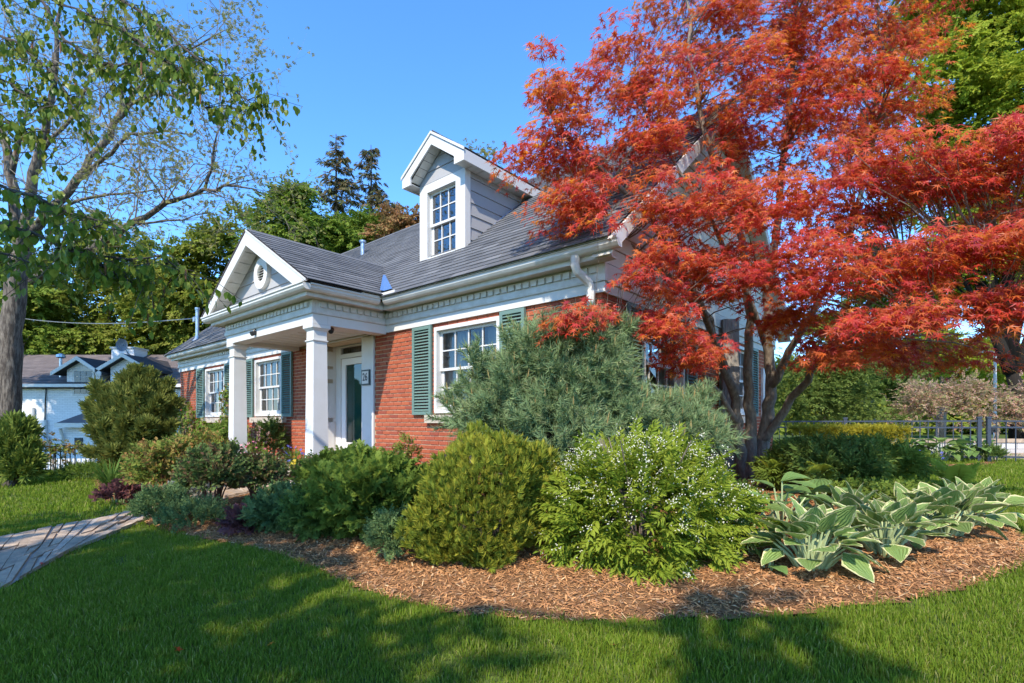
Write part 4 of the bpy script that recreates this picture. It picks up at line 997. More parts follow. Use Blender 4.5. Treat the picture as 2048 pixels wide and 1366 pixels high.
PET = petals(); OCT = T([(1, 0, 0), (-1, 0, 0), (0, 1, 0), (0, -1, 0), (0, 0, 1.2), (0, 0, -1)], [(0, 2, 4), (2, 1, 4), (1, 3, 4), (3, 0, 4), (2, 0, 5), (1, 2, 5), (3, 1, 5), (0, 3, 5)])
def flowers(root, P, mat, size, tmpl=None, name='flowers', N=None):
    P = np.asarray(P); n = len(P); N = unit(np.array([0, -.4, 1.]) + R.normal(0, .4, (n, 3))) if N is None else N
    return put(name, [tmpl or PET], P, rdir(n), N, R.uniform(.7, 1.2, n) * size, M[mat], root)

# ------------------------------------------------------------------ front shrubs
def ground_pt(x, y): return np.array([x, y, float(ground_z(x, y))])
# globe of golden arborvitae
b = spot(962, 1150); b = ground_pt(b[0] * 1.10, b[1] + .42)
d = b[1]; s = d / 1024
root = plant('arborvitae', b, 'golden green clipped arborvitae globe between the leafy perennials and the white flowering shrub', 'shrub')
c0 = at(962, 1012, d); rx = 134 * s; rz = 148 * s
P1, N1 = blob(7000, c0, (rx, rx * .95, rz), .66, -.97, .16)
tilt = (P1[:, 2] - c0[2]) / rz; P1[:, 0] += .22 * tilt * rx
P1[:, 2] = np.maximum(P1[:, 2], b[2] + .02)
put('foliage', FAN, P1, unit(N1 * .7 + np.array([0, 0, .9]) + R.normal(0, .35, P1.shape)), unit(np.cross(N1, rdir(len(P1))) + N1 * .5), R.uniform(.045, .08, len(P1)), M['l_thuja'], root)
mb = MB()
for i in range(7): a = i * .9; mb.tube([(0, 0, -.05), (math.cos(a) * .2, math.sin(a) * .2, .35), (math.cos(a) * .3, math.sin(a) * .3, .8)], [.025, .018, .008], 5)
mb.build('stems', M['bark_dark'], root, 'stuff')
# deutzia with white buds
b = spot(1285, 1160); b = ground_pt(b[0] * 1.14, b[1] + .55); d = b[1]; s = d / 1024
root = plant('deutzia', b, 'bright green arching shrub dotted with tiny white flowers right of the arborvitae globe', 'shrub')
c0 = at(1288, 1035, d); rx = 186 * s; rz = 142 * s
P1, N1 = blob(1900, c0, (rx, rx * .9, rz), .45, -.9, .14); P1[:, 2] = np.maximum(P1[:, 2], b[2] + .03)
D1 = unit(N1 + np.array([0, 0, .35]) + R.normal(0, .3, P1.shape))
put('foliage', TW_LN, P1, D1, unit(N1 * .5 + np.array([0, -.1, 1.]) + R.normal(0, .35, P1.shape)), R.uniform(.13, .21, len(P1)), M['l_deutzia'], root)
k = R.random(len(P1)) < .08 + .34 * (N1[:, 2] - N1[:, 1] * .7 > .6); A = P1[k] + D1[k] * .10; reps = 13
FP = (A[:, None, :] + D1[k][:, None, :] * (R.random((len(A), reps, 1)) * .10 - .02) + R.normal(0, .018, (len(A), reps, 3))).reshape(-1, 3)
out = ((FP - c0) / np.array([rx, rx * .9, rz])); FP = FP[(np.linalg.norm(out, axis=1) > .82) & (out[:, 2] > -.75)]
put('flower_buds', [OCT], FP, rdir(len(FP)), rdir(len(FP)), R.uniform(.003, .006, len(FP)), M['flower_w'], root)
mb = MB()
for i in range(16): a = i * 2.4; q = np.array([math.cos(a), math.sin(a), 0]) * R.uniform(.2, .55); mb.tube([q * .1, q * .5 + np.array([0, 0, .45]), q + np.array([0, 0, .85])], [.012, .009, .004], 5)
mb.build('stems', M['bark_maple'], root, 'stuff')
# mugo pine: lobes (px, py, d, rx px, ry px)
def pine(lobes, label, base, n_per, size):
    root = plant('mugo_pine', base, label, 'pine'); PP, DD = [], []; mb = MB()
    for (px, py, d, rx, rz, k) in lobes:
        s = d / 1024; c = at(px, py, d); nc = int(n_per * k / 12); C, N0 = blob(nc, c, (rx * s, rx * s * .8, rz * s), .6, -.75, .25)
        N = unit(N0[:, None, :] * .75 + np.array([0, 0, .35]) + R.normal(0, .62, (len(C), 12, 3))).reshape(-1, 3); P = np.repeat(C, 12, 0) + N * R.uniform(.0, .10, (len(N), 1)); PP.append(P); DD.append(N)
        for _ in range(4):
            q = c + rdir(1)[0] * np.array([rx, rx * .8, rz]) * s * .6 - np.array(root.location)
            mb.tube([np.array([0, 0, -.05]) + R.normal(0, .05, 3), q * .5 + np.array([0, 0, -.08]), q], [.045, .03, .012], 6)
    P = np.concatenate(PP); N = np.concatenate(DD)
    keep = (to_house(P[:, 0], P[:, 1])[1] < -.22) | (to_house(P[:, 0], P[:, 1])[0] > .25); P, N = P[keep], N[keep]
    gz = ground_z(P[:, 0], P[:, 1]); P[:, 2] = np.maximum(P[:, 2], gz + .05)
    D = unit(N + np.array([0, 0, .3]))
    put('needles', SHOOT, P, D, rdir(len(P)), R.uniform(.8, 1.25, len(P)) * size, M['l_pine'], root)
    k = (R.random(len(P)) < .22) & (N[:, 2] > .35)
    put('candles', [CANDLE], P[k] + D[k] * size * .85, unit(D[k] * .3 + np.array([0, 0, 1.])), rdir(int(k.sum())), R.uniform(.06, .13, int(k.sum())), M['candle'], root)
    mb.build('branches', M['bark_dark'], root, 'stuff'); return root
bp = ground_pt(*at(1090, 900, 5.35)[:2])
pine([(1128, 690, 5.35, 62, 52, .8), (1060, 715, 5.45, 68, 52, 1), (1180, 715, 5.25, 58, 56, .8), (1018, 790, 5.45, 66, 58, 1), (1100, 785, 5.2, 85, 66, 1.3), (1190, 795, 5.2, 58, 52, .8), (1030, 860, 5.2, 78, 42, .8), (1130, 875, 5.0, 88, 52, 1), (955, 835, 5.5, 34, 40, .4), (1218, 850, 5.2, 52, 48, .6)],
     'tall blue green mugo pine with tan candles in front of the right window', bp, 235, .225)
bp = ground_pt(*at(1340, 930, 5.3)[:2])
pine([(1270, 855, 5.4, 50, 42, .8), (1335, 865, 5.3, 58, 40, 1), (1395, 862, 5.35, 36, 36, .6), (1320, 900, 5.2, 76, 36, .9), (1405, 905, 5.1, 32, 30, .4)],
     'low spreading blue green pine beside the maple trunk, right of the tall pine', bp, 200, .21)
# ------------------------------------------------------------------ perennials and roses in front of the portico
def low(name, px, py, w, h, mat, tw, n, size, label, cat, push=.5, **kw):
    """shrub whose front foot is seen at (px, py); w, h = width and height in pixels"""
    p = spot(px, py); s0 = p[1] / 1024; r = w / 2 * s0; k = 1 + r * push / p[1]; b = ground_pt(p[0] * k, p[1] * k); s = b[1] / 1024
    return shrub(name, b, w / 2 * s, h * s, mat, tw, n, size, label, cat, **kw)
low('leafy_perennial', 750, 1085, 205, 150, M['l_mid'], TW_LOB, 1700, .115, 'big mound of lobed green leaves left of the arborvitae, before the brick wall', 'perennial', flat=.3, low=-.95, shell=.35)
low('leafy_perennial', 650, 1080, 135, 105, M['l_dark'], TW_LOB, 950, .10, 'dark green lobed perennial left of the bigger leafy mound, at the mulch edge', 'perennial', flat=.3, low=-.95, shell=.35)
low('leafy_perennial', 570, 1068, 125, 80, M['l_blue'], TW_LOB, 760, .09, 'low bluish green leafy perennial in front of the left column', 'perennial', flat=.3, low=-.95, shell=.35)
low('leafy_perennial', 700, 1000, 170, 85, M['l_mid'], TW_LOB, 760, .11, 'green leafy clump behind the lobed mound, below the door', 'perennial', flat=.2)
low('fern_leaf_plant', 783, 1128, 78, 84, M['l_blue'], TW_SM, 420, .09, 'small feathery blue green plant alone on the mulch at the foot of the arborvitae', 'perennial')
low('dark_rose_bush', 425, 1030, 110, 118, M['l_rosedark'], TW_OV, 560, .13, 'dark leaved rose bush at the left of the bed with bare red stems below', 'rose bush', stem_mat='stem_red', low=-.15, stems=16)
low('dark_rose_bush', 515, 1010, 95, 82, M['l_rosedark'], TW_OV, 430, .13, 'dark rose bush directly in front of the left column', 'rose bush', stem_mat='stem_red', low=-.2, stems=12)
low('dark_rose_bush', 640, 990, 90, 62, M['l_rosedark'], TW_OV, 330, .12, 'dark reddish rose at the foot of the right column', 'rose bush', stem_mat='stem_red', low=-.2)
low('red_tipped_rose', 330, 1002, 120, 100, M['l_rose'], TW_OV, 620, .14, 'red tipped green rose bush beside the clipped bronze hedge', 'rose bush', stem_mat='stem_red', stems=12)
low('red_tipped_rose', 395, 968, 110, 88, M['l_rose'], TW_OV, 460, .14, 'green rose bush with reddish tips before the left column', 'rose bush', stem_mat='stem_red')
low('red_tipped_rose', 435, 945, 80, 85, M['l_mid'], TW_OV, 380, .13, 'plain green rose bush rising just left of the left column', 'rose bush')
low('clipped_hedge', 268, 948, 95, 62, M['l_orange'], TW_SM, 1100, .12, 'rounded clipped bronze hedge beside the juniper', 'hedge', shell=.85, lump=.05, low=-.6)
low('catmint', 325, 1058, 95, 70, M['l_blue'], TW_SM, 480, .10, 'low blue green catmint mound at the corner of the path', 'perennial')
low('catmint', 390, 1062, 110, 45, M['l_blue'], TW_SM, 380, .10, 'low grey green groundcover mound right of the path corner', 'perennial')
low('purple_heuchera', 492, 1070, 66, 38, M['l_purple'], TW_LOB, 170, .11, 'dark purple heuchera at the mulch edge below the left column', 'perennial', flat=.4)
low('purple_heuchera', 238, 1012, 62, 36, M['l_purple'], TW_LOB, 110, .12, 'reddish purple heuchera between path and strap leaved clump', 'perennial', flat=.4)
low('purple_heuchera', 345, 1022, 46, 28, M['l_azalea'], TW_LOB, 80, .10, 'little copper leaved heuchera between the roses and the path', 'perennial', flat=.4)
low('yellow_flower_mat', 178, 962, 95, 28, M['l_light'], TW_SM, 380, .11, 'low mat of pale yellow flowers at the edge of the far left lawn', 'perennial')
low('silver_plant', 372, 1010, 70, 42, leaf_mat('silver_leaves', cols((.20, .22, .18), (.27, .29, .24)), .2, .7), TW_SM, 260, .10, 'silvery grey plant in front of the dark rose bush', 'perennial')
low('climbing_rose', 740, 935, 60, 62, M['l_light'], TW_OV, 180, .12, 'light green rose against the brick beside the door', 'rose bush', stem_mat='stem_red')
low('climbing_rose', 815, 975, 40, 100, M['l_rose'], TW_OV, 70, .10, 'thin upright rose cane plant against the brick left of the arborvitae', 'rose bush', stem_mat='stem_red', stems=6)
low('boxwood', 540, 935, 56, 92, M['l_dark'], TW_SM, 520, .13, 'upright boxwood growing below the window behind the columns', 'shrub')
# strap leaved clump
def strap_clump(px, py, n, l, label):
    p = spot(px, py); root = plant('daylily', p, label, 'perennial'); mb = MB(); V, F = [], []
    for i in range(n):
        a = R.random() * 6.28; L = l * R.uniform(.7, 1.15); k = R.uniform(.25, .75); w = .013; d = np.array([math.cos(a), math.sin(a)]); sd = np.array([-d[1], d[0]]); b = len(V)
        for t in np.linspace(0, 1, 5):
            r = k * L * t ** 1.4; z = L * (t * .95 - k * .75 * t * t); ww = w * (1 - t * .85)
            for s in (-1, 1): V.append((d[0] * r + sd[0] * ww * s + d[0] * .05, d[1] * r + sd[1] * ww * s + d[1] * .05, z))
        F += [(b + 2 * j, b + 2 * j + 1, b + 2 * j + 3, b + 2 * j + 2) for j in range(4)]
    mb.add(V, F); mb.r = [R.random() for _ in F]; mb.build('leaves', M['l_grassy'], root, 'stuff')
strap_clump(222, 985, 150, .75, 'clump of green strap leaves in front of the juniper')
strap_clump(255, 972, 90, .65, 'smaller strap leaved clump between hedge and roses')
# ivy on the front wall
def ivy(u0, u1, zf, n, label):
    b = from_house((u0 + u1) / 2, -.1, BASE); root = plant('ivy', b, label, 'climber'); U = R.uniform(u0, u1, n); top = np.array([zf(u) for u in U]); Z = BASE + (top - BASE) * R.random(n) ** .8
    V_ = -R.uniform(.02, .16, n); P = np.array([from_house(u, v, z) for u, v, z in zip(U, V_, Z)])
    n0 = -YH; N = unit(n0 + R.normal(0, .45, (n, 3)) + np.array([0, 0, .35])); D = unit(np.array([0, 0, -1.]) + R.normal(0, .55, (n, 3)))
    put('leaves', [leaf_lobed(3, .62, .1, 200), leaf_lobed(3, .6, .12, 210)], P, D, N, R.uniform(.05, .09, n), M['l_ivy'], root)
    mb = MB()
    for i in range(16):
        u = R.uniform(u0, u1); q = [np.array(from_house(u + .12 * math.sin(t * 5 + i), -.02, BASE + (zf(u) - BASE) * t)) - b for t in np.linspace(0, .95, 7)]; mb.tube(q, .008, 4)
    mb.build('stems', M['twig'], root, 'stuff')
ivy(-14.3, -12.75, lambda u: .48 + .22 * math.sin(u * 3.1), 700, 'ivy climbing the far left corner of the brick front')
ivy(-12.8, -10.2, lambda u: .02 + .12 * math.sin(u * 4.0), 900, 'bright green ivy under the leftmost front window')
ivy(-10.9, -10.25, lambda u: .95 + .18 * math.sin(u * 6), 340, 'narrow tongue of ivy between the two left windows')
ivy(-10.2, -8.7, lambda u: .0 + .14 * math.sin(u * 5), 420, 'ivy below the middle window behind the left column')
# flowers on the porch
def posy(px, py, w, h, mat, label, leafn=110, fl=26, fs=.028):
    p = spot(px, py); s = p[1] / 1024; root = plant('flowering_plant', p, label, 'flowers'); P, N = blob(leafn, p + np.array([0, 0, h * s * .4]), (w * s / 2, w * s / 2, h * s * .45), .4, -.5, .2)
    P[:, 2] = np.maximum(P[:, 2], p[2] + .02)
    put('leaves', TW_OV, P, unit(N + np.array([0, 0, .6])), unit(N + np.array([0, 0, .6])), R.uniform(.07, .11, leafn), M['l_mid'], root)
    k = R.integers(0, leafn, fl); FP = P[k] + N[k] * .06 + np.array([0, 0, .05]) + R.normal(0, .02, (fl, 3)); flowers(root, FP, mat, fs)
    mb = MB(); [mb.tube([(0, 0, 0), (q - p) * .5 + np.array([0, 0, .03]), q - p], .004, 3) for q in FP[:14]]; mb.build('stems', M['stem'], root, 'stuff')
posy(505, 945, 60, 75, 'flower_p', 'pink flowered plant beside the left column')
posy(588, 945, 44, 50, 'flower_b', 'blue pansies by the porch left of the right column')
posy(602, 956, 36, 36, 'flower_y', 'yellow pansies at the foot of the right column')
posy(578, 925, 40, 50, 'flower_p', 'magenta flowers behind the blue pansies')
posy(530, 948, 40, 42, 'flower_w', 'white flowers on the porch between the columns')
def plume(px, py, h, n, label):
    p = spot(px, py); s = p[1] / 1024; root = plant('plume_plant', p, label, 'perennial'); P = []; mb = MB()
    for i in range(n):
        q = np.array([R.normal(0, .09), R.normal(0, .09), h * s * R.uniform(.75, 1.05)]); mb.tube([(0, 0, 0), q * .6, q], .004, 3)
        P += [p + q * (1 - .35 * t) + R.normal(0, .018, 3) for t in R.random(16)]
    mb.build('stems', M['stem_red'], root, 'stuff'); P = np.array(P); put('plumes', [OCT], P, rdir(len(P)), rdir(len(P)), R.uniform(.008, .02, len(P)), M['seedhead'], root)
    L, N = blob(50, p + np.array([0, 0, .1]), (.16, .16, .1), .5, -.2); put('leaves', TW_OV, L, unit(N + np.array([0, 0, .3])), N, .10, M['l_purple'], root)
plume(512, 940, 95, 14, 'pale pinkish plumes standing right of the left column')
plume(598, 932, 100, 7, 'thin pink seed plumes against the shaded brick left of the right column')
# ------------------------------------------------------------------ red maple
MAPLE = [leaf_lobed(7, .27, .28, 300) for _ in range(4)]
mp_base = spot(1498, 956); root = plant('red_maple_tree', mp_base, 'red leaved Japanese maple with several thin stems beside the right corner of the brick house', 'tree')
LOBES = [(1125, 175, 5.6, 70, 85, .6), (1085, 300, 5.6, 70, 85, .6), (1150, 400, 5.5, 80, 60, .5), (1190, 492, 5.4, 78, 55, .5), (1280, 130, 6.4, 105, 110, .9), (1260, 270, 6.2, 120, 110, .9),
         (1310, 420, 5.8, 120, 90, .8), (1420, 60, 7.2, 120, 120, 1.2), (1440, 230, 7.0, 130, 120, 1.2), (1310, 560, 5.6, 105, 62, .7), (1350, 700, 6.0, 95, 42, .6), (1300, 640, 5.5, 60, 30, .4), (1580, 70, 7.4, 130, 130, 1.3),
         (1740, 50, 7.2, 115, 130, 1.2), (1600, 260, 7.0, 140, 120, 1.3), (1740, 210, 6.8, 95, 80, 1.1), (1480, 420, 6.2, 130, 100, 1.0), (1640, 400, 5.8, 140, 100, 1.0), (1800, 360, 5.4, 130, 85, 1.0),
         (1940, 330, 5.0, 120, 75, .9), (2060, 330, 4.8, 90, 105, .9), (1600, 540, 5.6, 130, 62, .9), (1760, 530, 5.0, 140, 62, .8), (1930, 480, 4.8, 130, 55, .8), (2060, 470, 4.6, 90, 80, .8),
         (1800, 625, 4.7, 105, 32, .6), (1690, 690, 5.6, 105, 38, .7), (1990, 610, 4.6, 80, 34, .6), (1580, 630, 6.3, 60, 32, .6), (1450, 540, 6.0, 90, 55, .8), (1880, 690, 6.0, 80, 40, .6),
         (1390, -110, 7.3, 150, 90, 1.3), (1620, -120, 7.4, 190, 90, 1.4), (2180, 400, 4.6, 120, 130, .9), (1170, 630, 5.0, 65, 24, .3)]
LIMBS = [[(1490, 960, 8.3), (1478, 880, 8.25), (1470, 800, 8.2), (1450, 740, 8.0), (1420, 640, 7.6), (1350, 560, 6.8), (1250, 480, 6.2), (1180, 450, 5.8)],
         [(1500, 960, 8.3), (1502, 850, 8.2), (1495, 760, 8.0), (1502, 640, 7.8), (1480, 480, 7.4), (1420, 300, 7.0), (1380, 120, 6.8), (1370, -40, 7)],
         [(1512, 960, 8.3), (1530, 850, 8.2), (1545, 770, 8.1), (1534, 690, 8), (1540, 560, 7.8), (1562, 400, 7.5), (1580, 200, 7.3), (1592, 30, 7.3), (1600, -80, 7.4)],
         [(1522, 890, 8.25), (1580, 800, 7.8), (1640, 722, 7.2), (1720, 625, 6.4), (1820, 545, 5.6), (1950, 470, 5.0), (2080, 420, 4.8)],
         [(1543, 775, 8.1), (1580, 700, 7.7), (1640, 600, 7.2), (1700, 480, 6.8), (1740, 300, 6.8), (1765, 120, 7.0), (1750, -20, 7)],
         [(1482, 850, 8.2), (1440, 790, 7.9), (1400, 745, 7.2), (1330, 702, 6.4), (1270, 660, 5.7), (1180, 632, 5.2)],
         [(1450, 740, 8), (1400, 600, 7.2), (1300, 430, 6.4), (1200, 330, 6.0), (1110, 250, 5.7), (1085, 190, 5.6)],
         [(1640, 722, 7.2), (1740, 680, 6.0), (1860, 640, 5.0), (2000, 610, 4.7)], [(1534, 690, 8), (1480, 560, 7.4), (1420, 430, 6.7), (1300, 250, 6.4), (1270, 130, 6.4)]]
mb = MB(); nodes = []; rads = []
for i, l in enumerate(LIMBS):
    pts = [at(*q) for q in l]; pts[0][2] -= .1 if i < 3 else 0
    f = []; 
    for a, b in zip(pts, pts[1:]):
        for t in np.linspace(0, 1, 5)[:-1]: f.append(a + (b - a) * t + R.normal(0, .018, 3))
    f.append(pts[-1]); n = len(f); r0 = (.105, .11, .12, .075, .07, .05, .06, .045, .05)[i]
    rr = [r0 * (1 - .86 * (k / (n - 1)) ** .8) for k in range(n)]; mb.tube([q - mp_base for q in f], rr, 8)
    nodes += f; rads += rr
nodes = np.array(nodes); rads = np.array(rads)
mb.build('trunk', M['bark_maple'], root, smooth=True)
def free(P, zpad=.15):
    u, v = to_house(P[:, 0], P[:, 1]); z = P[:, 2] - CZ
    rz = np.where(v < RV, EZ + RS * (v - EV), EZ + RS * (2 * RV - v - EV))
    return ~((u < .36) & (u > UL - .3) & (v > -.5) & (v < DEP + .5) & (z < rz + zpad))
SP = []
for (px, py, d, rx, ry, rd) in LOBES:
    s = d / 1024; c = at(px, py, d); n = int(8 + 3.0 * (rx * s * ry * s * rd) ** (2 / 3) * 15)
    D = rdir(n); q = R.random(n) ** (1 / 2.2); SP.append(c + D * q[:, None] * np.array([rx * s, rd, ry * s]))
SP = np.concatenate(SP); SP = SP[free(SP)]
trunk_xy = at(1500, 800, 8.1)[:2]
LP, LD, LN_, LR = [], [], [], []; tw = MB()
for p in SP:
    o = np.r_[p[:2] - trunk_xy, 0]; o = unit(o[None])[0]
    dist = np.linalg.norm(nodes - p, axis=1) + np.maximum(0, nodes[:, 2] - p[2]) * 1.2; i = int(dist.argmin()); q = nodes[i]
    m = (q + p) / 2 + np.array([0, 0, .07]) + R.normal(0, .05, 3); r0 = min(rads[i] * .5, .013)
    tw.tube([q - mp_base, q * .6 + m * .4 - mp_base + R.normal(0, .02, 3), m - mp_base, m * .4 + p * .6 - mp_base + R.normal(0, .02, 3), p - mp_base], [r0, r0 * .8, r0 * .6, r0 * .4, .0025], 4, False)
    k = int(R.integers(50, 72)); rad = R.uniform(.17, .34); side = np.array([-o[1], o[0], 0]); a = R.random(k) * 6.28; r = rad * np.sqrt(R.random(k))
    x = np.cos(a) * r * 1.25; y = np.sin(a) * r * .9; tilt = R.normal(-.18, .14)
    Q = p + o * x[:, None] + side * y[:, None]; Q[:, 2] += x * tilt - .55 * r * r / rad + R.normal(0, .035, k)
    dd = o * (x / rad + .5)[:, None] + side * (y / rad)[:, None] + R.normal(0, .35, (k, 3)); dd[:, 2] -= .55 + .3 * R.random(k)
    nn = np.array([0, 0, 1.]) + o * .35 + R.normal(0, .38, (k, 3)); LP.append(Q); LD.append(dd); LN_.append(nn); LR.append((R.random() + R.normal(0, .13, k)) % 1.)
LP = np.concatenate(LP); LD = unit(np.concatenate(LD)); LN_ = np.concatenate(LN_); LR = np.concatenate(LR)
k = free(LP, .04); LP, LD, LN_, LR = LP[k], LD[k], LN_[k], LR[k]
tw.build('twigs', M['bark_maple'], root, 'stuff')
LS = R.uniform(.054, .082, len(LP))
order = np.argsort(np.linalg.norm(LP - np.array([0, 0, CZ]), axis=1) + 50 * ((np.abs(LP[:, 0]) > LP[:, 1] * .99) | (LP[:, 2] - CZ > LP[:, 1] * .82))); one = order[:300]; rest = order[300:]
mm = [t.mesh('leaf', M['l_maple']) for t in MAPLE]; Rm = frames(LD[one], LN_[one])
for j, i in enumerate(one): piece('leaf', mm[j % 4], root, mat4(LP[i] - mp_base, Rm[j], LS[i]))
put('crown', MAPLE, LP[rest], LD[rest], LN_[rest], LS[rest], M['l_maple'], root, rnd=LR[rest])
print('maple leaves', len(LP), 'sprays', len(SP))
# weathered wooden post behind the maple, by the side wall
pb = at(1458, 900, 8.6); pb = ground_pt(pb[0], pb[1]); w = MB(); ph = at(1458, 640, 8.6)[2] - pb[2]
w.prism([(-.13, -.09), (.12, -.10), (.135, .08), (-.11, .10)], -.1, ph, lambda p, t: (p[0] * (1.15 - .1 * t / ph), p[1], t))
o = tag(w.build('wooden_post', M['weathered']), 'weathered grey wooden post standing behind the maple stems beside the brick side wall', 'post'); o.location = tuple(pb)

# ------------------------------------------------------------------ hostas: every leaf its own piece
def hosta_mat(name, centre, margin, e0=.62, e1=.74):
    m, N, L, o = new_mat(name)
    a = N.new('ShaderNodeAttribute'); a.attribute_name = 'edge'; tc = N.new('ShaderNodeTexCoord'); nz = N.new('ShaderNodeTexNoise'); nz.inputs['Scale'].default_value = 9; nz.inputs['Detail'].default_value = 4
    mpn = N.new('ShaderNodeMapping'); mpn.inputs['Scale'].default_value = (2, .5, 1); L.new(tc.outputs['Object'], mpn.inputs[0]); L.new(mpn.outputs[0], nz.inputs['Vector'])
    s = N.new('ShaderNodeMath'); s.operation = 'MULTIPLY_ADD'; s.inputs[1].default_value = .55; L.new(nz.outputs[0], s.inputs[0]); L.new(a.outputs['Fac'], s.inputs[2])
    sub = N.new('ShaderNodeMath'); sub.operation = 'SUBTRACT'; sub.inputs[1].default_value = .27; L.new(s.outputs[0], sub.inputs[0])
    r = ramp_node(N, [(0, centre[0]), (e0, centre[1]), (e1, margin), (1, margin)]); L.new(sub.outputs[0], r.inputs[0])
    oi = N.new('ShaderNodeObjectInfo'); hv = N.new('ShaderNodeHueSaturation'); mr = N.new('ShaderNodeMapRange'); mr.inputs[3].default_value = .75; mr.inputs[4].default_value = 1.25; L.new(oi.outputs['Random'], mr.inputs[0]); L.new(mr.outputs[0], hv.inputs['Value']); L.new(r.outputs[0], hv.inputs['Color'])
    p = N.new('ShaderNodeBsdfPrincipled'); p.inputs['Roughness'].default_value = .55; p.inputs['Specular IOR Level'].default_value = .15; L.new(hv.outputs[0], p.inputs['Base Color'])
    # pressed veins and quilting
    at2 = N.new('ShaderNodeAttribute'); at2.attribute_name = 'vein'; sn = N.new('ShaderNodeMath'); sn.operation = 'SINE'; L.new(at2.outputs['Fac'], sn.inputs[0])
    vn = N.new('ShaderNodeTexNoise'); vn.inputs['Scale'].default_value = 16; L.new(tc.outputs['Object'], vn.inputs['Vector']); ad = N.new('ShaderNodeMath'); ad.operation = 'ADD'; L.new(sn.outputs[0], ad.inputs[0]); L.new(vn.outputs[0], ad.inputs[1])
    b = N.new('ShaderNodeBump'); b.inputs['Strength'].default_value = .45; b.inputs['Distance'].default_value = .02; L.new(ad.outputs[0], b.inputs['Height']); L.new(b.outputs[0], p.inputs['Normal'])
    t = N.new('ShaderNodeBsdfTranslucent'); L.new(hv.outputs[0], t.inputs[0]); x = N.new('ShaderNodeMixShader'); x.inputs[0].default_value = .28; L.new(p.outputs[0], x.inputs[1]); L.new(t.outputs[0], x.inputs[2]); L.new(x.outputs[0], o.inputs[0]); return m
M['hosta_v'] = hosta_mat('variegated_hosta', ((.20, .30, .085), (.25, .35, .10)), (.80, .74, .38), .76, .86)
M['hosta_g'] = hosta_mat('plain_hosta', ((.15, .26, .07), (.19, .30, .085)), (.2, .31, .09), .9, .95)
M['hosta_y'] = hosta_mat('pale_hosta', ((.17, .26, .06), (.21, .30, .075)), (.22, .31, .08), .9, .95)
def hosta_leaf(name, mat, wf=.36, arch=.45, cup=.25):
    V, E, Ve, F = [], [], [], []; ns = [-1, -.72, -.36, 0, .36, .72, 1]; nt = 7
    for i in range(nt + 1):
        t = i / nt; w = wf * (min(1, (t / .32)) ** .6) * max(0, (1 - max(0, t - .32) / .68)) ** .75 * 1.12; w = max(w, .004)
        for s in ns:
            V.append((s * w * (1 - .12 * abs(s)), t + .06 * abs(s) * (1 if t < .1 else 0) * -1, .10 * t - arch * t * t * .8 + cup * abs(s) ** 1.5 * w + .016 * math.sin(t * 17 + s * 6)))
            E.append(max(abs(s), (t - .8) * 5 if t > .8 else 0)); Ve.append(abs(s) * 26 + t * 3)
    k = len(ns)
    F = [(i * k + j, i * k + j + 1, (i + 1) * k + j + 1, (i + 1) * k + j) for i in range(nt) for j in range(k - 1)]
    return mesh_np(name, np.array(V), [x for f in F for x in f], [4] * len(F), mat, None, True, {'edge': E, 'vein': Ve})
HV = [hosta_leaf('leaf', M['hosta_v'], R.uniform(.46, .54), R.uniform(.05, .28), R.uniform(.05, .28)) for _ in range(6)]
HG = [hosta_leaf('leaf', M['hosta_g'], R.uniform(.40, .46), R.uniform(.25, .5), R.uniform(.1, .3)) for _ in range(4)]
HY = [hosta_leaf('leaf', M['hosta_y'], R.uniform(.40, .46), R.uniform(.25, .55), R.uniform(.1, .3)) for _ in range(4)]
def hosta(base, n, size, pet, leaves, label, group=None, squash=1., open_=1., pit=(68, 32, -24)):
    root = plant('hosta', base, label, 'hosta', group); st = MB()
    for i in range(n):
        q = (i + .5) / n; a = i * 2.39996 + R.normal(0, .25); el = math.radians(np.interp(q, [0, 1], [82, 40 / open_]) + R.normal(0, 6)); L = pet * np.interp(q, [0, 1], [1.15, .95]) * R.uniform(.85, 1.12)
        h = np.array([math.cos(a), math.sin(a), 0.]); b0 = h * .05 * q + R.normal(0, .012, 3) * [1, 1, 0]
        e = b0 + h * L * math.cos(el) * squash + np.array([0, 0, L * math.sin(el)])
        mid = (b0 + e) / 2 + np.array([0, 0, .06 * L]); st.tube([b0 - [0, 0, .03], mid, e], [.012, .009, .006], 5)
        pitch = math.radians(np.interp(q, [0, .5, 1], list(pit)) + R.normal(0, 12)); d = h * math.cos(pitch) + np.array([0, 0, math.sin(pitch)])
        up = np.array([0, 0, 1.]) * math.cos(pitch) - h * math.sin(pitch) + R.normal(0, .22, 3); sz = size * np.interp(q, [0, .4, 1], [.75, 1.05, .95]) * R.uniform(.82, 1.15)
        piece('leaf', leaves[int(R.integers(len(leaves)))], root, mat4(e, frames(d[None], up[None])[0], sz))
    st.build('stalks', M['stalk'], root); return root
def hosta_px(px, py, *a, **k):
    p = spot(px, py); k2 = 1.0; return hosta(ground_pt(p[0] * k2, p[1] * k2), *a, **k)
G = 'variegated hostas along the front of the bed'
hosta_px(1622, 1140, 48, .20, .24, HV, 'cream edged hosta nearest the lawn, front left of the hosta row', G)
hosta_px(1768, 1112, 44, .195, .235, HV, 'cream edged hosta second in the row, right of the front one', G)
hosta_px(1700, 1072, 32, .19, .235, HV, 'cream edged hosta behind and between the two front ones', G)
hosta_px(1822, 1072, 30, .185, .225, HV, 'cream edged hosta in the middle of the row before the fern', G)
hosta_px(1890, 1076, 40, .205, .255, HV, 'tall cream edged hosta in front of the upright fern', G)
hosta_px(1952, 1055, 34, .195, .245, HV, 'cream edged hosta at the far right end of the row beside the lawn', G)
hosta_px(1484, 1085, 11, .22, .32, HY, 'pale green broad leaved hosta right of the white flowered shrub', pit=(22, 6, -14))
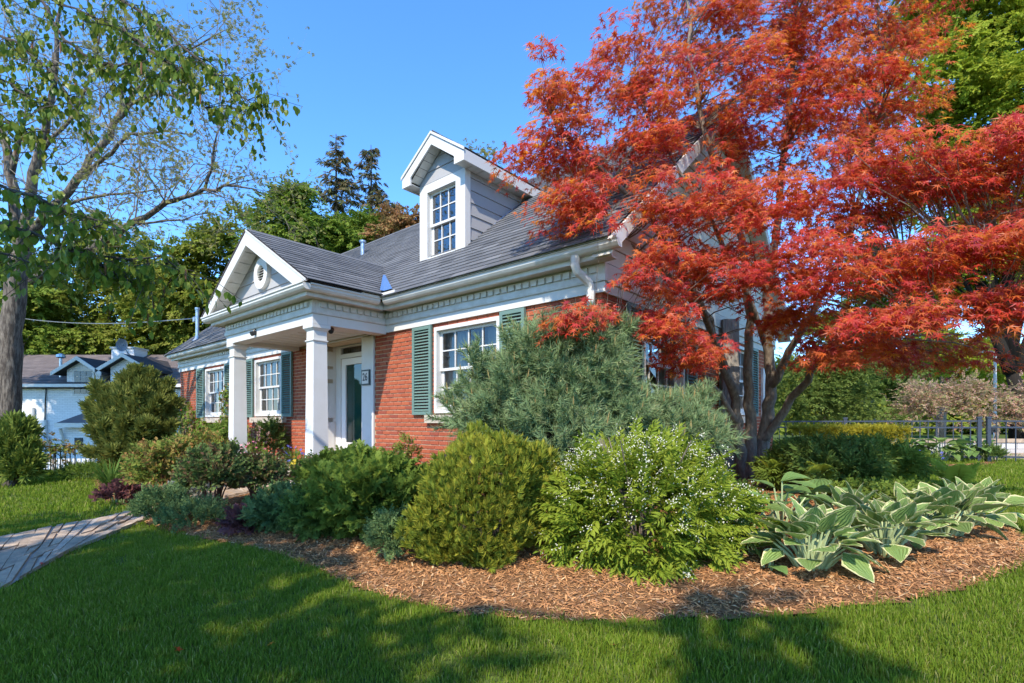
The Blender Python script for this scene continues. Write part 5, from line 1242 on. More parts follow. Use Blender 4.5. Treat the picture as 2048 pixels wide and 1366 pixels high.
hosta_px(1560, 1060, 13, .25, .34, HG, 'bluish green broad leaved hosta standing behind the front hosta', pit=(22, 6, -14))
hosta_px(1640, 1042, 12, .26, .27, HG, 'large green hosta under the ferns behind the hosta row', pit=(22, 6, -14))
hosta_px(1522, 1100, 5, .16, .10, HG, 'small low green hosta clump at the left of the front hosta', pit=(22, 6, -14))
for i, (x, y) in enumerate(((1466, 1118), (1536, 1142), (1508, 1112))):
    hosta_px(x, y, 4, (.12, .13, .1)[i], .06, HG, ('tiny hosta seedling at the foot of the white flowered shrub', 'tiny three leaved seedling on open mulch left of the front hosta', 'tiny seedling beside the low hosta clump')[i])
for i, (x, y, n) in enumerate(((1822, 922, 30), (1882, 925, 36), (1945, 922, 30))):
    hosta_px(x, y, n, .30, .40, HG if i != 1 else HY, ('big plain green hosta beside the golden hedge', 'big pale green hosta in the middle before the metal fence', 'big plain green hosta next to the gate post')[i], 'large hostas in front of the fence', pit=(30, 2, -34))
hosta_px(1842, 1005, 14, .15, .10, [hosta_leaf('leaf', solid('gold_hosta', (.42, .36, .05), .5), .4, .4, .2)], 'small golden yellow hosta in front of the fern')
# ferns
def fern(px, py, n, L, label, mat='l_fern', open_=1.):
    p = spot(px, py); root = plant('fern', p, label, 'fern', 'ferns in the right bed'); ms = [f.mesh('frond', M[mat]) for f in FROND]
    for i in range(n):
        a = 2 * PI * i / n + R.normal(0, .25); t = R.uniform(.35, .75) * open_; d = np.array([math.cos(a) * t, math.sin(a) * t, 1.]); up = np.array([-math.cos(a), -math.sin(a), .5])
        piece('frond', ms[i % 3], root, mat4((0, 0, 0), frames(unit(d)[None], up[None])[0], L * R.uniform(.8, 1.1)))
fern(1915, 1000, 9, .62, 'bright yellowish green upright fern at the edge of the right lawn')
fern(1640, 1000, 7, .62, 'fern in the shade behind the green hosta'); fern(1556, 985, 7, .55, 'fern at the foot of the maple'); fern(1745, 990, 8, .6, 'fern deep in the shaded planting'); fern(1800, 985, 7, .5, 'low fern beside the blue flowers'); fern(1695, 985, 6, .62, 'fern among the tall leafy stems')
# shaded tall leafy planting
def tall(px, py, w, h, mat, tw, n, size, label, **k): return low('tall_perennial', px, py, w, h, M[mat], tw, n, size, label, 'perennial', push=.35, **k)
tall(1590, 985, 100, 66, 'l_mid', TW_LN, 460, .22, 'dark leafy perennial right behind the maple base', stems=14)
tall(1670, 1000, 150, 92, 'l_dark', TW_LN, 560, .22, 'tall leafy stems in the middle of the shaded right bed', stems=18, low=.0)
tall(1750, 985, 120, 80, 'l_mid', TW_LN, 480, .22, 'tall leafy stems at the right of the shaded bed', stems=16, low=.0)
tall(1610, 930, 110, 42, 'l_dark', TW_OV, 420, .16, 'dark low shrub in front of the golden hedge')
tall(1815, 965, 60, 40, 'l_mid', TW_OV, 260, .12, 'loose green perennial with blue flowers by the mulch')
tall(1470, 1030, 70, 40, 'l_dark', TW_OV, 240, .13, 'dark ground cover at the foot of the maple stems', stems=0)
tall(1978, 925, 40, 30, 'l_dark', TW_SM, 240, .12, 'trailing dark green plant at the foot of the gate post')
tall(1800, 1010, 110, 26, 'l_light', TW_OV, 280, .12, 'low yellow green ground cover under the fern', stems=0)
tall(1740, 1020, 170, 40, 'l_mid', TW_OV, 320, .11, 'low green ground cover behind the hosta row', stems=0)
posy(1850, 950, 46, 50, 'flower_b', 'blue flowers in front of the big hostas', fl=30)
# golden hedge: clipped box form
hb = ground_pt(*at(1690, 900, 11.2)[:2]); root = plant('golden_hedge', hb, 'clipped golden yellow hedge in front of the metal fence', 'hedge')
n = 2600; hw = 95 * 11.2 / 1024; ht = at(0, 858, 11.2)[2] - hb[2]
P = np.c_[R.uniform(-hw, hw, n), R.uniform(-.45, .45, n), ht * (1 - .9 * R.random(n) ** 2.2)]; f = R.integers(0, 3, n); P[f == 0, 2] = ht - np.abs(R.normal(0, .03, (f == 0).sum())); P[f == 1, 1] = -.45 + R.normal(0, .03, (f == 1).sum())
N = np.zeros((n, 3)); N[:, 2] = 1; N[f == 1] = (0, -1, .5)
put('foliage', TW_SM, P + hb, unit(N + R.normal(0, .5, (n, 3))), unit(N + R.normal(0, .5, (n, 3))), R.uniform(.09, .14, n), M['l_gold'], root)
w = MB(); [w.tube([(x, 0, -.05), (x + .05, 0, ht * .8)], .02, 5) for x in np.linspace(-hw * .9, hw * .9, 9)]; w.build('stems', M['bark_dark'], root, 'stuff')
# ------------------------------------------------------------------ trees
def limb_tubes(mb, base, tips, r0, n=7, bend=.25, r1=.02):
    for q in tips:
        q = np.asarray(q); L = np.linalg.norm(q - base); m1 = base + (q - base) * .35 + np.array([0, 0, bend * L * .3]) + R.normal(0, .04 * L, 3); m2 = base + (q - base) * .7 + np.array([0, 0, bend * L * .25]) + R.normal(0, .04 * L, 3)
        mb.tube([base, m1, m2, q], [r0, r0 * .7, r0 * .42, r1], n)
def leafy_tree(name, base, lobes, mat, label, cat='tree', group=None, trunk_r=.25, per=46, ts=.34, cr=.55, tw=None, bark='bark', dens=1., fork=.45, low=-.75, trunk_pts=None):
    """lobes: (centre, radii) in world space; clumps of twigs spread through each"""
    base = np.asarray(base, float); root = plant(name, base, label, cat, group); PP, NN, DD = [], [], []; tips = []
    for c, r in lobes:
        c = np.asarray(c, float); r = np.asarray(r, float); nc = max(6, int(dens * 3.2 * (r[0] * r[1] + r[0] * r[2] + r[1] * r[2]) / cr ** 2 / 3))
        C, N = blob(nc, c, r, .45, low, .2); tips.append(c)
        k = per; Q = C[:, None, :] + R.normal(0, 1, (len(C), k, 3)) * np.array([cr * .55, cr * .55, cr * .30]); off = Q - C[:, None, :]
        Q[:, :, 2] -= (off[:, :, 0] ** 2 + off[:, :, 1] ** 2) / cr * .35
        D = N[:, None, :] * np.array([1, 1, .4]) + off / cr * .9 + R.normal(0, .35, Q.shape); D[:, :, 2] -= .15
        U = np.array([0, 0, 1.]) + N[:, None, :] * .5 + R.normal(0, .4, Q.shape); PP.append(Q.reshape(-1, 3)); DD.append(D.reshape(-1, 3)); NN.append(U.reshape(-1, 3))
    P = np.concatenate(PP); D = unit(np.concatenate(DD)); U = np.concatenate(NN); k = free(P, .3) & (P[:, 2] > ground_z(P[:, 0], P[:, 1]) + .05); P, D, U = P[k], D[k], U[k]
    put('crown', tw or TW_BG, P, D, U, R.uniform(.75, 1.25, len(P)) * ts, mat, root)
    mb = MB(); top = np.mean([t for t in tips], 0) - base; h = min(t[2] for t in tips) - base[2]
    f = np.array([top[0] * fork * .5, top[1] * fork * .5, max(.4, h * fork + .3)])
    tp = [(0, 0, -.2), tuple(f * .5 + R.normal(0, .05, 3)), tuple(f)] if trunk_pts is None else [tuple(np.asarray(q) - base) for q in trunk_pts]
    mb.tube(tp, list(np.linspace(trunk_r * 1.15, trunk_r * .75, len(tp))), 10); limb_tubes(mb, np.array(tp[-1]), [t - base for t in tips], trunk_r * .5)
    mb.build('trunk', M[bark], root, smooth=True); return root
def L_(px, py, d, rx, ry, rd=None):
    s = d / 1024; return (at(px, py, d), (rx * s, rd or rx * s * .8, ry * s))
def foot(px, d, z=None):
    p = at(px, 844, d); return np.array([p[0], p[1], float(ground_z(p[0], p[1]))]) if z is None else np.array([p[0], p[1], z])
GB = 'trees behind the house'
leafy_tree('maple_tree', foot(440, 27), [L_(450, 500, 26, 75, 60), L_(400, 560, 26, 85, 75), (L_(480, 600, 26, 70, 70)), L_(390, 660, 28, 85, 55), L_(330, 620, 28, 70, 70), L_(310, 690, 29.5, 80, 40)], M['l_tree'], 'round dense maple left of the portico gable', group=GB, ts=.40, cr=.75, per=52)
leafy_tree('maple_tree', foot(215, 30), [L_(230, 520, 29, 80, 70), L_(140, 580, 29, 90, 80), L_(250, 640, 29, 70, 60), L_(110, 660, 28, 80, 55)], M['l_tree'], 'dark maple rising behind the white house', group=GB, ts=.42, cr=.8, per=44)
leafy_tree('maple_tree', foot(10, 28), [L_(20, 560, 27, 80, 90), L_(60, 670, 26.5, 70, 50), L_(-60, 640, 27, 90, 80)], M['l_tree2'], 'leafy maple behind the big trunk at the far left', group=GB, ts=.42, cr=.8, per=44)
leafy_tree('maple_tree', foot(585, 25), [L_(585, 430, 24, 46, 62), L_(545, 460, 24, 42, 50), L_(610, 480, 24, 60, 45), L_(560, 520, 24, 60, 50), L_(590, 390, 24, 18, 32)], M['l_tree2'], 'fresh green maple with a pointed top right behind the portico gable', group=GB, ts=.34, cr=.6, per=50)
leafy_tree('maple_tree', foot(690, 27), [L_(690, 490, 26, 75, 50), L_(740, 470, 26, 50, 40), L_(640, 480, 26, 50, 40), L_(650, 540, 25, 80, 40)], M['l_tree2'], 'broad green tree at the foot of the two spruces', group=GB, ts=.36, cr=.65, per=50)
leafy_tree('copper_tree', foot(800, 26), [L_(800, 440, 25, 42, 40), L_(775, 470, 25, 42, 32), L_(825, 470, 25, 36, 36)], M['l_bronze'], 'coppery brown tree showing just left of the dormer', group=GB, ts=.32, cr=.55, per=46)
leafy_tree('budding_tree', foot(950, 30), [L_(930, 300, 29, 16, 22), L_(958, 320, 29, 18, 24), L_(978, 305, 29, 14, 20), L_(945, 350, 29, 30, 20)], M['l_bud'], 'sparsely budding tree top showing over the dormer roof', group=GB, ts=.20, cr=.5, per=12, trunk_r=.12, bark='twig')
def spruce(px, d, ytop, ybase, wpx, label):
    b = foot(px, d); s = d / 1024; root = plant('spruce_tree', b, label, 'spruce', GB); top = at(px, ytop, d)[2] - b[2]; z0 = at(px, ybase, d)[2] - b[2]; mb = MB(); mb.tube([(0, 0, -.2), (.05, 0, top * .5), (0, 0, top)], [.28, .16, .02], 8); P, D, N = [], [], []
    z = top - .3
    while z > z0 - 2:
        t = (top - z) / (top - z0); r = wpx * s * (.08 + .95 * min(1, t) ** .8) * R.uniform(.6, 1.15); k = int(R.integers(4, 7))
        for i in range(k):
            a = R.random() * 6.28; rr = r * R.uniform(.6, 1.1); h = np.array([math.cos(a), math.sin(a), 0]); e = h * rr + np.array([0, 0, z - .16 * rr + .1 * rr * rr / max(r, .1)])
            mb.tube([(0, 0, z), h * rr * .5 + np.array([0, 0, z - .14 * rr]), e], [.03, .02, .008], 4, False); m = max(4, int(rr * 11))
            q = R.random(m) ** .7; pts = np.array([0, 0, z]) * (1 - q[:, None]) + e * q[:, None] + R.normal(0, .07, (m, 3)); sd = np.array([-h[1], h[0], 0]); pts += sd * (R.normal(0, .14, m) * q)[:, None]
            P.append(pts + b); D.append(h * .6 + sd * R.normal(0, .8, (m, 1)) + np.array([0, 0, -.5]) + R.normal(0, .2, (m, 3))); N.append(np.array([0, 0, 1]) + R.normal(0, .3, (m, 3)))
        z -= R.uniform(.4, .75)
    P = np.concatenate(P); put('crown', FANB, P, np.concatenate(D), np.concatenate(N), R.uniform(.28, .5, len(P)), M['l_spruce'], root); mb.build('trunk', M['bark_dark'], root)
spruce(672, 32, 268, 480, 82, 'taller thin spruce, left of the pair behind the roof'); spruce(742, 33, 290, 490, 90, 'second fuller spruce, right of the pair behind the roof')
# right side trees and shrubs
GR2 = 'trees and shrubs beyond the right fence'
tb = foot(2035, 17)
leafy_tree('large_tree', tb, [L_(1960, 60, 16.5, 110, 90), L_(2080, 40, 17, 130, 110), L_(1900, 180, 16.5, 90, 80), L_(2000, 230, 16.5, 120, 80), L_(2120, 200, 16.5, 100, 110), L_(1880, 60, 17.5, 80, 110), L_(1960, 480, 17, 100, 70), L_(2080, 520, 17, 100, 80), L_(1900, 560, 18, 70, 50), L_(2060, -90, 17, 180, 90), L_(1860, 330, 18, 90, 80), L_(2050, 380, 17, 110, 80)], M['l_treelite'],
           'large light green tree with forked trunk coloured as in shade at the right edge', group=GR2, trunk_r=.22, ts=.30, cr=.6, per=44, bark='bark_shade', trunk_pts=[tb - [0, 0, .2], at(2035, 780, 17), at(2022, 740, 17)])
w = MB(); 
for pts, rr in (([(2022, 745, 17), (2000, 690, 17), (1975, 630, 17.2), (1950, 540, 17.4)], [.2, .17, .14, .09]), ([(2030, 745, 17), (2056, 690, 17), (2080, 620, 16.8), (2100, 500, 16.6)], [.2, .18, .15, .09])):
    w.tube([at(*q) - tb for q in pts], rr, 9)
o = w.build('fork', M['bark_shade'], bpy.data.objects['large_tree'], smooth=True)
leafy_tree('yellow_green_tree', foot(1880, 30), [L_(1900, 700, 29, 75, 38), L_(1960, 720, 29, 60, 40), L_(1850, 690, 30, 60, 40)], M['l_treelite'], 'sunlit yellow green tree far behind the right lawn', group=GR2, ts=.4, cr=.7, per=40)
leafy_tree('green_bush', foot(1650, 16), [L_(1610, 760, 15.5, 62, 62), L_(1680, 760, 15.5, 62, 60), L_(1640, 710, 15.5, 55, 45), L_(1570, 800, 15.8, 45, 45), L_(1730, 800, 15.5, 50, 40), L_(1640, 810, 15, 70, 35)], M['l_bush'], 'large rounded green bush behind the fence, right of the brick corner', 'shrub', GR2, .07, 60, .20, .40, TW_SM, 'twig')
leafy_tree('dark_bush', foot(1790, 18), [L_(1770, 790, 18, 50, 50), L_(1810, 760, 18.5, 45, 60), L_(1760, 720, 19, 60, 40)], M['l_dark'], 'dark green bush in shade between the green bush and the pink one', 'shrub', GR2, .08, 46, .24, .5, TW_OV, 'bark_dark')
leafy_tree('pinkish_bush', foot(1875, 15.5), [L_(1870, 800, 15.5, 60, 42), L_(1830, 815, 15.2, 35, 30), L_(1910, 790, 15.5, 45, 38)], M['l_azalea'], 'pinkish leaved bush behind the fence, left of the lamp post', 'shrub', GR2, .05, 52, .17, .36, TW_SM, 'twig')
leafy_tree('pinkish_bush', foot(1985, 15), [L_(1975, 810, 15, 55, 38), L_(2030, 805, 15, 55, 42), L_(2090, 800, 15, 50, 46)], M['l_azalea'], 'pinkish leaved bush behind the gate at the right edge', 'shrub', GR2, .05, 52, .17, .36, TW_SM, 'twig')
leafy_tree('shade_tree', foot(1740, 24), [L_(1700, 640, 24, 80, 50), L_(1790, 600, 24, 80, 60), L_(1740, 540, 24, 70, 60)], M['l_tree'], 'shaded green tree seen through the maple branches', group=GR2, ts=.36, cr=.7, per=42)
def wood(name, x0, x1, d, y0, y1, n, mat, label):
    px = R.uniform(x0, x1, n); dd = d * R.uniform(.92, 1.15, n); z = at(0, 844, 1)[2] + (844 - (y0 + (y1 - y0) * R.random(n))) / 1024 * d * (.75 + .25 * np.sin(px * .03) * np.cos(px * .011)); z = np.maximum(z, -.8)
    P = np.c_[(px - 1024) / 1024 * dd, dd, z]; k = free(P, .4)
    P = P[k]; tag(scatter(name, TW_BG, P, unit(rdir(len(P)) + [0, -.5, .2]), unit(rdir(len(P)) + [0, -.6, .8]), R.uniform(.7, 1.3, len(P)) * 1.1, M[mat]), label, 'woods')
wood('far_woods', -200, 560, 42, 850, 640, 5200, 'l_tree', 'far green woods closing off the view on the left')
wood('far_woods', 1540, 2300, 40, 860, 690, 4600, 'l_tree', 'far green woods closing off the view on the right')
# ---- big budding tree at the far left
wt = foot(18, 11.2); root = plant('budding_shade_tree', wt, 'big grey trunked tree with nearly bare budding branches at the far left', 'tree')
mb = MB(); tips = []
MAIN = [([(18, 985, 11.2), (16, 850, 11.2), (20, 700, 11.2), (30, 590, 11.2), (42, 500, 11.2)], .31, .25),
        ([(38, 520, 11.2), (32, 430, 11.2), (25, 350, 11.2), (8, 280, 11.2), (-20, 180, 11.3)], .16, .08), ([(25, 350, 11.2), (35, 280, 11.1), (55, 210, 11)], .09, .04),
        ([(44, 505, 11.2), (66, 350, 11), (85, 280, 10.9), (100, 210, 10.8), (115, 120, 10.7), (120, 20, 10.7)], .15, .04),
        ([(60, 470, 11.2), (120, 400, 11), (170, 340, 10.9), (215, 270, 10.8), (245, 210, 10.8), (255, 130, 10.8), (250, 40, 10.9)], .13, .03),
        ([(215, 270, 10.8), (260, 210, 10.5), (310, 190, 10.3), (370, 190, 10.1), (420, 180, 10)], .06, .015),
        ([(150, 365, 10.9), (200, 320, 10.4), (260, 270, 10.2), (330, 262, 10), (390, 270, 9.8)], .07, .012),
        ([(62, 560, 11.2), (140, 520, 10.8), (230, 470, 10.4), (290, 430, 10.1), (350, 400, 9.9), (410, 380, 9.8), (470, 372, 9.7), (520, 385, 9.7)], .12, .012),
        ([(410, 380, 9.8), (425, 320, 9.6), (435, 270, 9.6), (450, 240, 9.6)], .04, .01), ([(60, 450, 11.2), (150, 400, 10.6), (260, 385, 10.2), (340, 378, 10)], .06, .01),
        ([(230, 470, 10.4), (260, 450, 10), (340, 440, 9.8), (420, 425, 9.6)], .045, .01), ([(85, 300, 10.9), (150, 230, 10.8), (190, 120, 10.8), (210, 10, 10.9)], .06, .015), ([(370, 100, 10.4), (420, 60, 10.3)], .02, .008), ([(245, 210, 10.8), (320, 130, 10.5), (400, 90, 10.3), (450, 60, 10.2)], .05, .01)]
nd = []
for pl_, r0, r1 in MAIN:
    pts = [at(*q) - wt for q in pl_]; f = []
    for a, b in zip(pts, pts[1:]):
        for t in np.linspace(0, 1, 4)[:-1]: f.append(a + (b - a) * t + R.normal(0, .02, 3))
    f.append(pts[-1]); mb.tube(f, list(np.linspace(r0 * .74, r1 * .74, len(f))), 9 if r0 > .1 else 6)
    if r0 < .2: nd += [(f[i], unit((f[min(i + 1, len(f) - 1)] - f[i - 1])[None])[0], r1 + (r0 - r1) * (1 - i / len(f))) for i in range(2, len(f))]
mb.build('trunk', M['bark_grey'], root, smooth=True)
tb2 = MB()
def twig_grow(p, d, L, r, lev):
    q1 = p + d * L * .5 + R.normal(0, .06 * L, 3); d2 = unit((d + R.normal(0, .3, 3) + np.array([0, 0, .10]))[None])[0]; q2 = q1 + d2 * L * .5; tb2.tube([p, q1, q2], [r, r * .7, r * .45], 3, False); tips.append(q2)
    if lev > 0:
        for k in range(int(R.integers(2, 4))):
            dd = unit((d2 + R.normal(0, .6, 3) + np.array([.1, -.1, .12]))[None])[0]; s = q1 if k == 0 else q2; twig_grow(s, dd, L * R.uniform(.5, .75), r * .55, lev - 1)
for p, d, r in nd:
    for _ in range(1 if R.random() < .8 else 2):
        dd = unit((d * .5 + R.normal(0, .7, 3) + np.array([.2, -.1, .2]))[None])[0]; twig_grow(p, dd, R.uniform(.6, 1.1), max(.006, min(r * .35, .018)), 3)
tb2.build('twigs', M['twig'], root, 'stuff'); tp = np.array(tips); k = R.random(len(tp)) < .75; tp = tp[k]; reps = 2
Q = (tp[:, None, :] + R.normal(0, .05, (len(tp), reps, 3))).reshape(-1, 3); put('buds', TW_OV, Q + wt, unit(rdir(len(Q)) + [0, 0, .3]), unit(rdir(len(Q)) + [0, 0, 1]), R.uniform(.05, .085, len(Q)), M['l_bud'], root); print('twig tips', len(tips))
# ---- birch: stands to the left behind the camera, branches hang into view and shade the lawn
bb = ground_pt(-5.6, -1.6); root = plant('birch_tree', bb, 'birch whose drooping leafy branches with catkins hang in from the top left', 'tree')
mb = MB(); mb.tube([(0, 0, -.2), (.1, 0, 2.5), (.05, .1, 5), (.2, .2, 8)], [.2, .17, .13, .04], 10)
BR = [[(-90, -60, 4.2), (60, -20, 3.8), (180, 30, 3.5), (250, 60, 3.3)], [(150, -60, 4.0), (260, 10, 3.7), (340, 70, 3.5), (420, 140, 3.4), (480, 190, 3.4), (535, 220, 3.4)], [(-80, 40, 3.6), (40, 90, 3.3), (110, 150, 3.2), (160, 230, 3.1)], [(250, 60, 3.3), (310, 110, 3.2), (370, 150, 3.2), (410, 215, 3.2)],
      [(-120, 330, 3.2), (0, 370, 2.9), (90, 405, 2.8), (170, 435, 2.8), (215, 470, 2.8)], [(-100, 420, 3.2), (20, 455, 3.0), (120, 490, 2.9), (200, 510, 2.9), (320, 520, 3.0), (370, 545, 3)], [(-100, 480, 3.4), (20, 510, 3.2), (110, 540, 3.1)], [(60, -40, 3.7), (130, 80, 3.4), (200, 130, 3.3), (270, 130, 3.3), (330, 160, 3.3)], [(-60, 130, 3.8), (40, 180, 3.5), (110, 215, 3.4)], [(-60, 220, 3.6), (20, 250, 3.4), (70, 262, 3.3)], [(120, 490, 2.9), (230, 545, 3.0), (290, 570, 3.0)]]
BP, BD, BN = [], [], []; CT = []
for l in BR:
    pts = [at(*q) for q in l]; st_ = bb + np.array([.1, .1, R.uniform(4.5, 6.5)]) ; 
    if pts[0][0] < -3.4 or l[0][1] < -30: mb.tube([st_ - bb, (st_ * .5 + pts[0] * .5) - bb + [0, 0, .5], pts[0] - bb], [.035, .025, .012], 6)
    f = []
    for a, b in zip(pts, pts[1:]):
        for t in np.linspace(0, 1, 5)[:-1]: f.append(a + (b - a) * t + R.normal(0, .008, 3))
    f.append(pts[-1]); mb.tube([q - bb for q in f], list(np.linspace(.012, .0025, len(f))), 5)
    for i, q in enumerate(f):
        for _ in range(int(R.integers(2, 6))):
            d = unit((R.normal(0, 1, 3) * [1, 1, .5] + [.25, 0, -.15])[None])[0]; L = R.uniform(.10, .34); e = q + d * L + np.array([0, 0, -.25 * L]); mb.tube([q - bb, q + d * L * .5 - bb, e - bb], [.003, .002, .0014], 3, False)
            for t in np.linspace(.12, 1, int(L * 30) + 2):
                p = q + (e - q) * t + R.normal(0, .012, 3); h = R.normal(0, 1, 3) * [1, 1, 0]; BP.append(p); BD.append(h * .45 + [0, 0, -1.]); BN.append(h * .8 + [0, 0, .5] + R.normal(0, .5, 3))
            if R.random() < .10: CT.append(e)
n0 = len(BP); mb.build('branches', M['bark_dark'], root)
cm = MB(); cm.tube([(0, 0, 0), (0, 0, -.5), (0, 0, -1)], [.07, .09, .05], 6); cme = cm.mesh('catkin', solid('catkin', (.26, .12, .05), .9, bump=.6, bscale=40))
for e in CT: piece('catkin', cme, root, mat4(e - bb, np.eye(3), R.uniform(.045, .075)))
BP, BD, BN = np.array(BP), unit(np.array(BD)), np.array(BN); BS = R.uniform(.038, .060, n0)
order = np.argsort(np.linalg.norm(BP - [0, 0, CZ], axis=1) + 50 * (np.abs(BP[:, 0]) > BP[:, 1])); one, rest = order[:300], order[300:]
BL_ = [leaf_ovate(1, .36, .06, .12), leaf_ovate(1, .33, .10, .2), leaf_ovate(.95, .4, .04, .1)]; ml = [t.mesh('leaf', M['l_birch']) for t in BL_]; Rm = frames(BD[one], BN[one])
for j, i in enumerate(one): piece('leaf', ml[j % 3], root, mat4(BP[i] - bb, Rm[j], BS[i]))
put('leaves', BL_, BP[rest], BD[rest], BN[rest], BS[rest], M['l_birch'], root)
P, D, N = [], [], []
SH = (((-4.7, -3.4, 6.0), (1.7, 1.5, 1.3), 900), ((-5.6, -1.6, 6.0), (1.3, 1.3, 1.1), 560), ((-6.7, -3.2, 6.2), (1.6, 1.6, 1.5), 700), ((-2.8, -3.2, 6.0), (.8, .6, .35), 90), ((-3.8, -.8, 6.0), (1.0, .8, .5), 90), ((-.75, -3.15, 6.0), (.30, .6, .25), 60), ((-7.3, .1, 6.0), (.9, .8, .5), 70))
for c, r, n in SH:
    q, nn = blob(n, c, r, .15, -1, .2); P.append(q); N.append(nn + [0, 0, .6]); D.append(nn + [0, 0, -.6])
P = np.concatenate(P); put('crown', [twig(OV, 9, .42) for _ in range(3)], P, unit(np.concatenate(D) + R.normal(0, .4, P.shape)), unit(np.concatenate(N) + R.normal(0, .4, P.shape)), R.uniform(.24, .42, len(P)), M['l_birch'], root)
lb = MB(); limb_tubes(lb, np.array([.1, .1, 3.4]), [np.array(c) - bb for c, r, n in SH], .07); lb.build('limbs', M['bark_dark'], root); print('birch leaves', n0)
# ---- left evergreens
def conifer_bush(name, lobes, base, mat, n, size, label, up=1.1):
    root = plant(name, base, label, 'evergreen shrub'); PP, NN = [], []; mb = MB()
    for (c, r), k in lobes: P, N = blob(int(n * k), c, r, .4, -.8, .28); PP.append(P); NN.append(N); mb.tube([(0, 0, -.1), (np.asarray(c) - base) * .6, np.asarray(c) - base], [.06, .04, .015], 6)
    P = np.concatenate(PP); N = np.concatenate(NN); k = free(P, .1); P, N = P[k], N[k]; P[:, 2] = np.maximum(P[:, 2], ground_z(P[:, 0], P[:, 1]) + .03)
    put('foliage', FANB, P, unit(N * .8 + np.array([0, 0, up]) + R.normal(0, .35, P.shape)), rdir(len(P)), R.uniform(.7, 1.3, len(P)) * size, M[mat], root); mb.build('stems', M['bark_dark'], root, 'stuff')
def spires(name, base, tips, mat, per, size, rad, label):
    root = plant(name, base, label, 'evergreen shrub'); P, D, N = [], [], []; mb = MB()
    for q in tips:
        q = np.asarray(q); L = np.linalg.norm(q - base); b0 = base + (q - base) * .12 * np.array([1, 1, 0]); ax = unit((q - b0)[None])[0]; n = int(per * L)
        t = R.random(n) ** .75; r = rad * L * (np.sin(PI * np.clip(.12 + t * .88, 0, 1)) ** .8 + .05); w = rdir(n); w -= (w @ ax)[:, None] * ax; w = unit(w)
        c = b0 + (q - b0) * t[:, None]; c[:, 2] += .12 * L * np.sin(PI * t); P.append(c + w * (r * np.sqrt(R.random(n)))[:, None]); D.append(ax * .9 + w * .75 + [0, 0, .35] + R.normal(0, .28, (n, 3))); N.append(rdir(n)); mb.tube([b0 - base, (b0 + q) / 2 - base + [0, 0, .12 * L], q - base], [.03, .02, .006], 5)
    P = np.concatenate(P); D = np.concatenate(D); N = np.concatenate(N); k = free(P, .1); P, D, N = P[k], D[k], N[k]; P[:, 2] = np.maximum(P[:, 2], ground_z(P[:, 0], P[:, 1]) + .03)
    put('foliage', FANB, P, unit(D), N, R.uniform(.6, 1.3, len(P)) * size, M[mat], root); mb.build('stems', M['bark_dark'], root, 'stuff')
jb = foot(262, 10.4)
spires('juniper', jb, [at(px, py, d) for px, py, d in ((275, 735, 10.4), (250, 752, 10.3), (305, 745, 10.5), (225, 775, 10.3), (190, 768, 10.3), (338, 765, 10.6), (205, 800, 10.2), (176, 812, 10.3), (352, 800, 10.5), (240, 790, 10.0), (285, 780, 10.0), (320, 800, 10.1), (180, 860, 10.1), (172, 905, 10.1), (205, 850, 9.9), (250, 840, 9.7), (300, 845, 9.7), (345, 850, 10.1), (355, 890, 10.2), (225, 900, 9.7), (275, 905, 9.6), (325, 905, 9.8), (262, 760, 10.9), (230, 800, 10.9), (310, 790, 11.0))],
       'l_juniper', 170, .16, .125, 'wide feathery olive green juniper in front of the white house')
yb = foot(20, 9.4); conifer_bush('yew', [(L_(20, 905, 9.4, 42, 52), 1.2), (L_(-30, 900, 9.6, 50, 55), 1), (L_(45, 930, 9.3, 26, 32), .5), (L_(35, 865, 9.5, 24, 26), .4)], yb, 'l_yew', 800, .17, 'dark green yew in front of the big trunk at the left edge', .6)
# thin young tree before the left fence
sb_ = foot(112, 11.6); leafy_tree('young_tree', sb_, [L_(100, 905, 11.6, 22, 14), L_(125, 890, 11.7, 16, 12), L_(70, 875, 11.5, 22, 16)], M['l_rose'], 'thin young tree with few reddish leaves before the left fence', trunk_r=.02, ts=.12, cr=.25, per=8, bark='twig', dens=.5)

fl = leaf_lobed(5, .4, .1, 250).mesh('leaf', M['l_maple'])
for px, py, lb in ((85, 1138, 'dark red fallen leaf on the shaded lawn near the path'), (545, 1305, 'reddish fallen leaf in the middle of the shaded left lawn'), (1225, 1310, 'red fallen leaf on the sunny lawn below the white flowered shrub'), (355, 1318, 'fallen red leaf in the shade at the bottom left of the lawn')):
    p = spot(px, py); o = link('fallen_leaf', fl); o.location = (p[0], p[1], p[2] + .05); o.rotation_euler = (R.normal(0, .4), R.normal(0, .4), R.random() * 6); o.scale = (.032,) * 3
    tag(o, lb, 'leaf', 'fallen leaves on the lawn')
# unseen tall tree, added off to the left to shade the white house
leafy_tree('unseen_shade_tree', ground_pt(-22, 13.0), [((-20.5, 12.6, 10.5), (3.2, 2.6, 2.2)), ((-22.5, 12.0, 8.5), (3., 2.4, 2.)), ((-18.6, 14.2, 8.4), (2., 1.8, 1.5)), ((-21, 14, 12.8), (2.4, 2, 1.6))], M['l_tree'], 'unseen tall tree added beyond the left edge to shade the white house', trunk_r=.3, ts=.6, cr=.9, per=34)
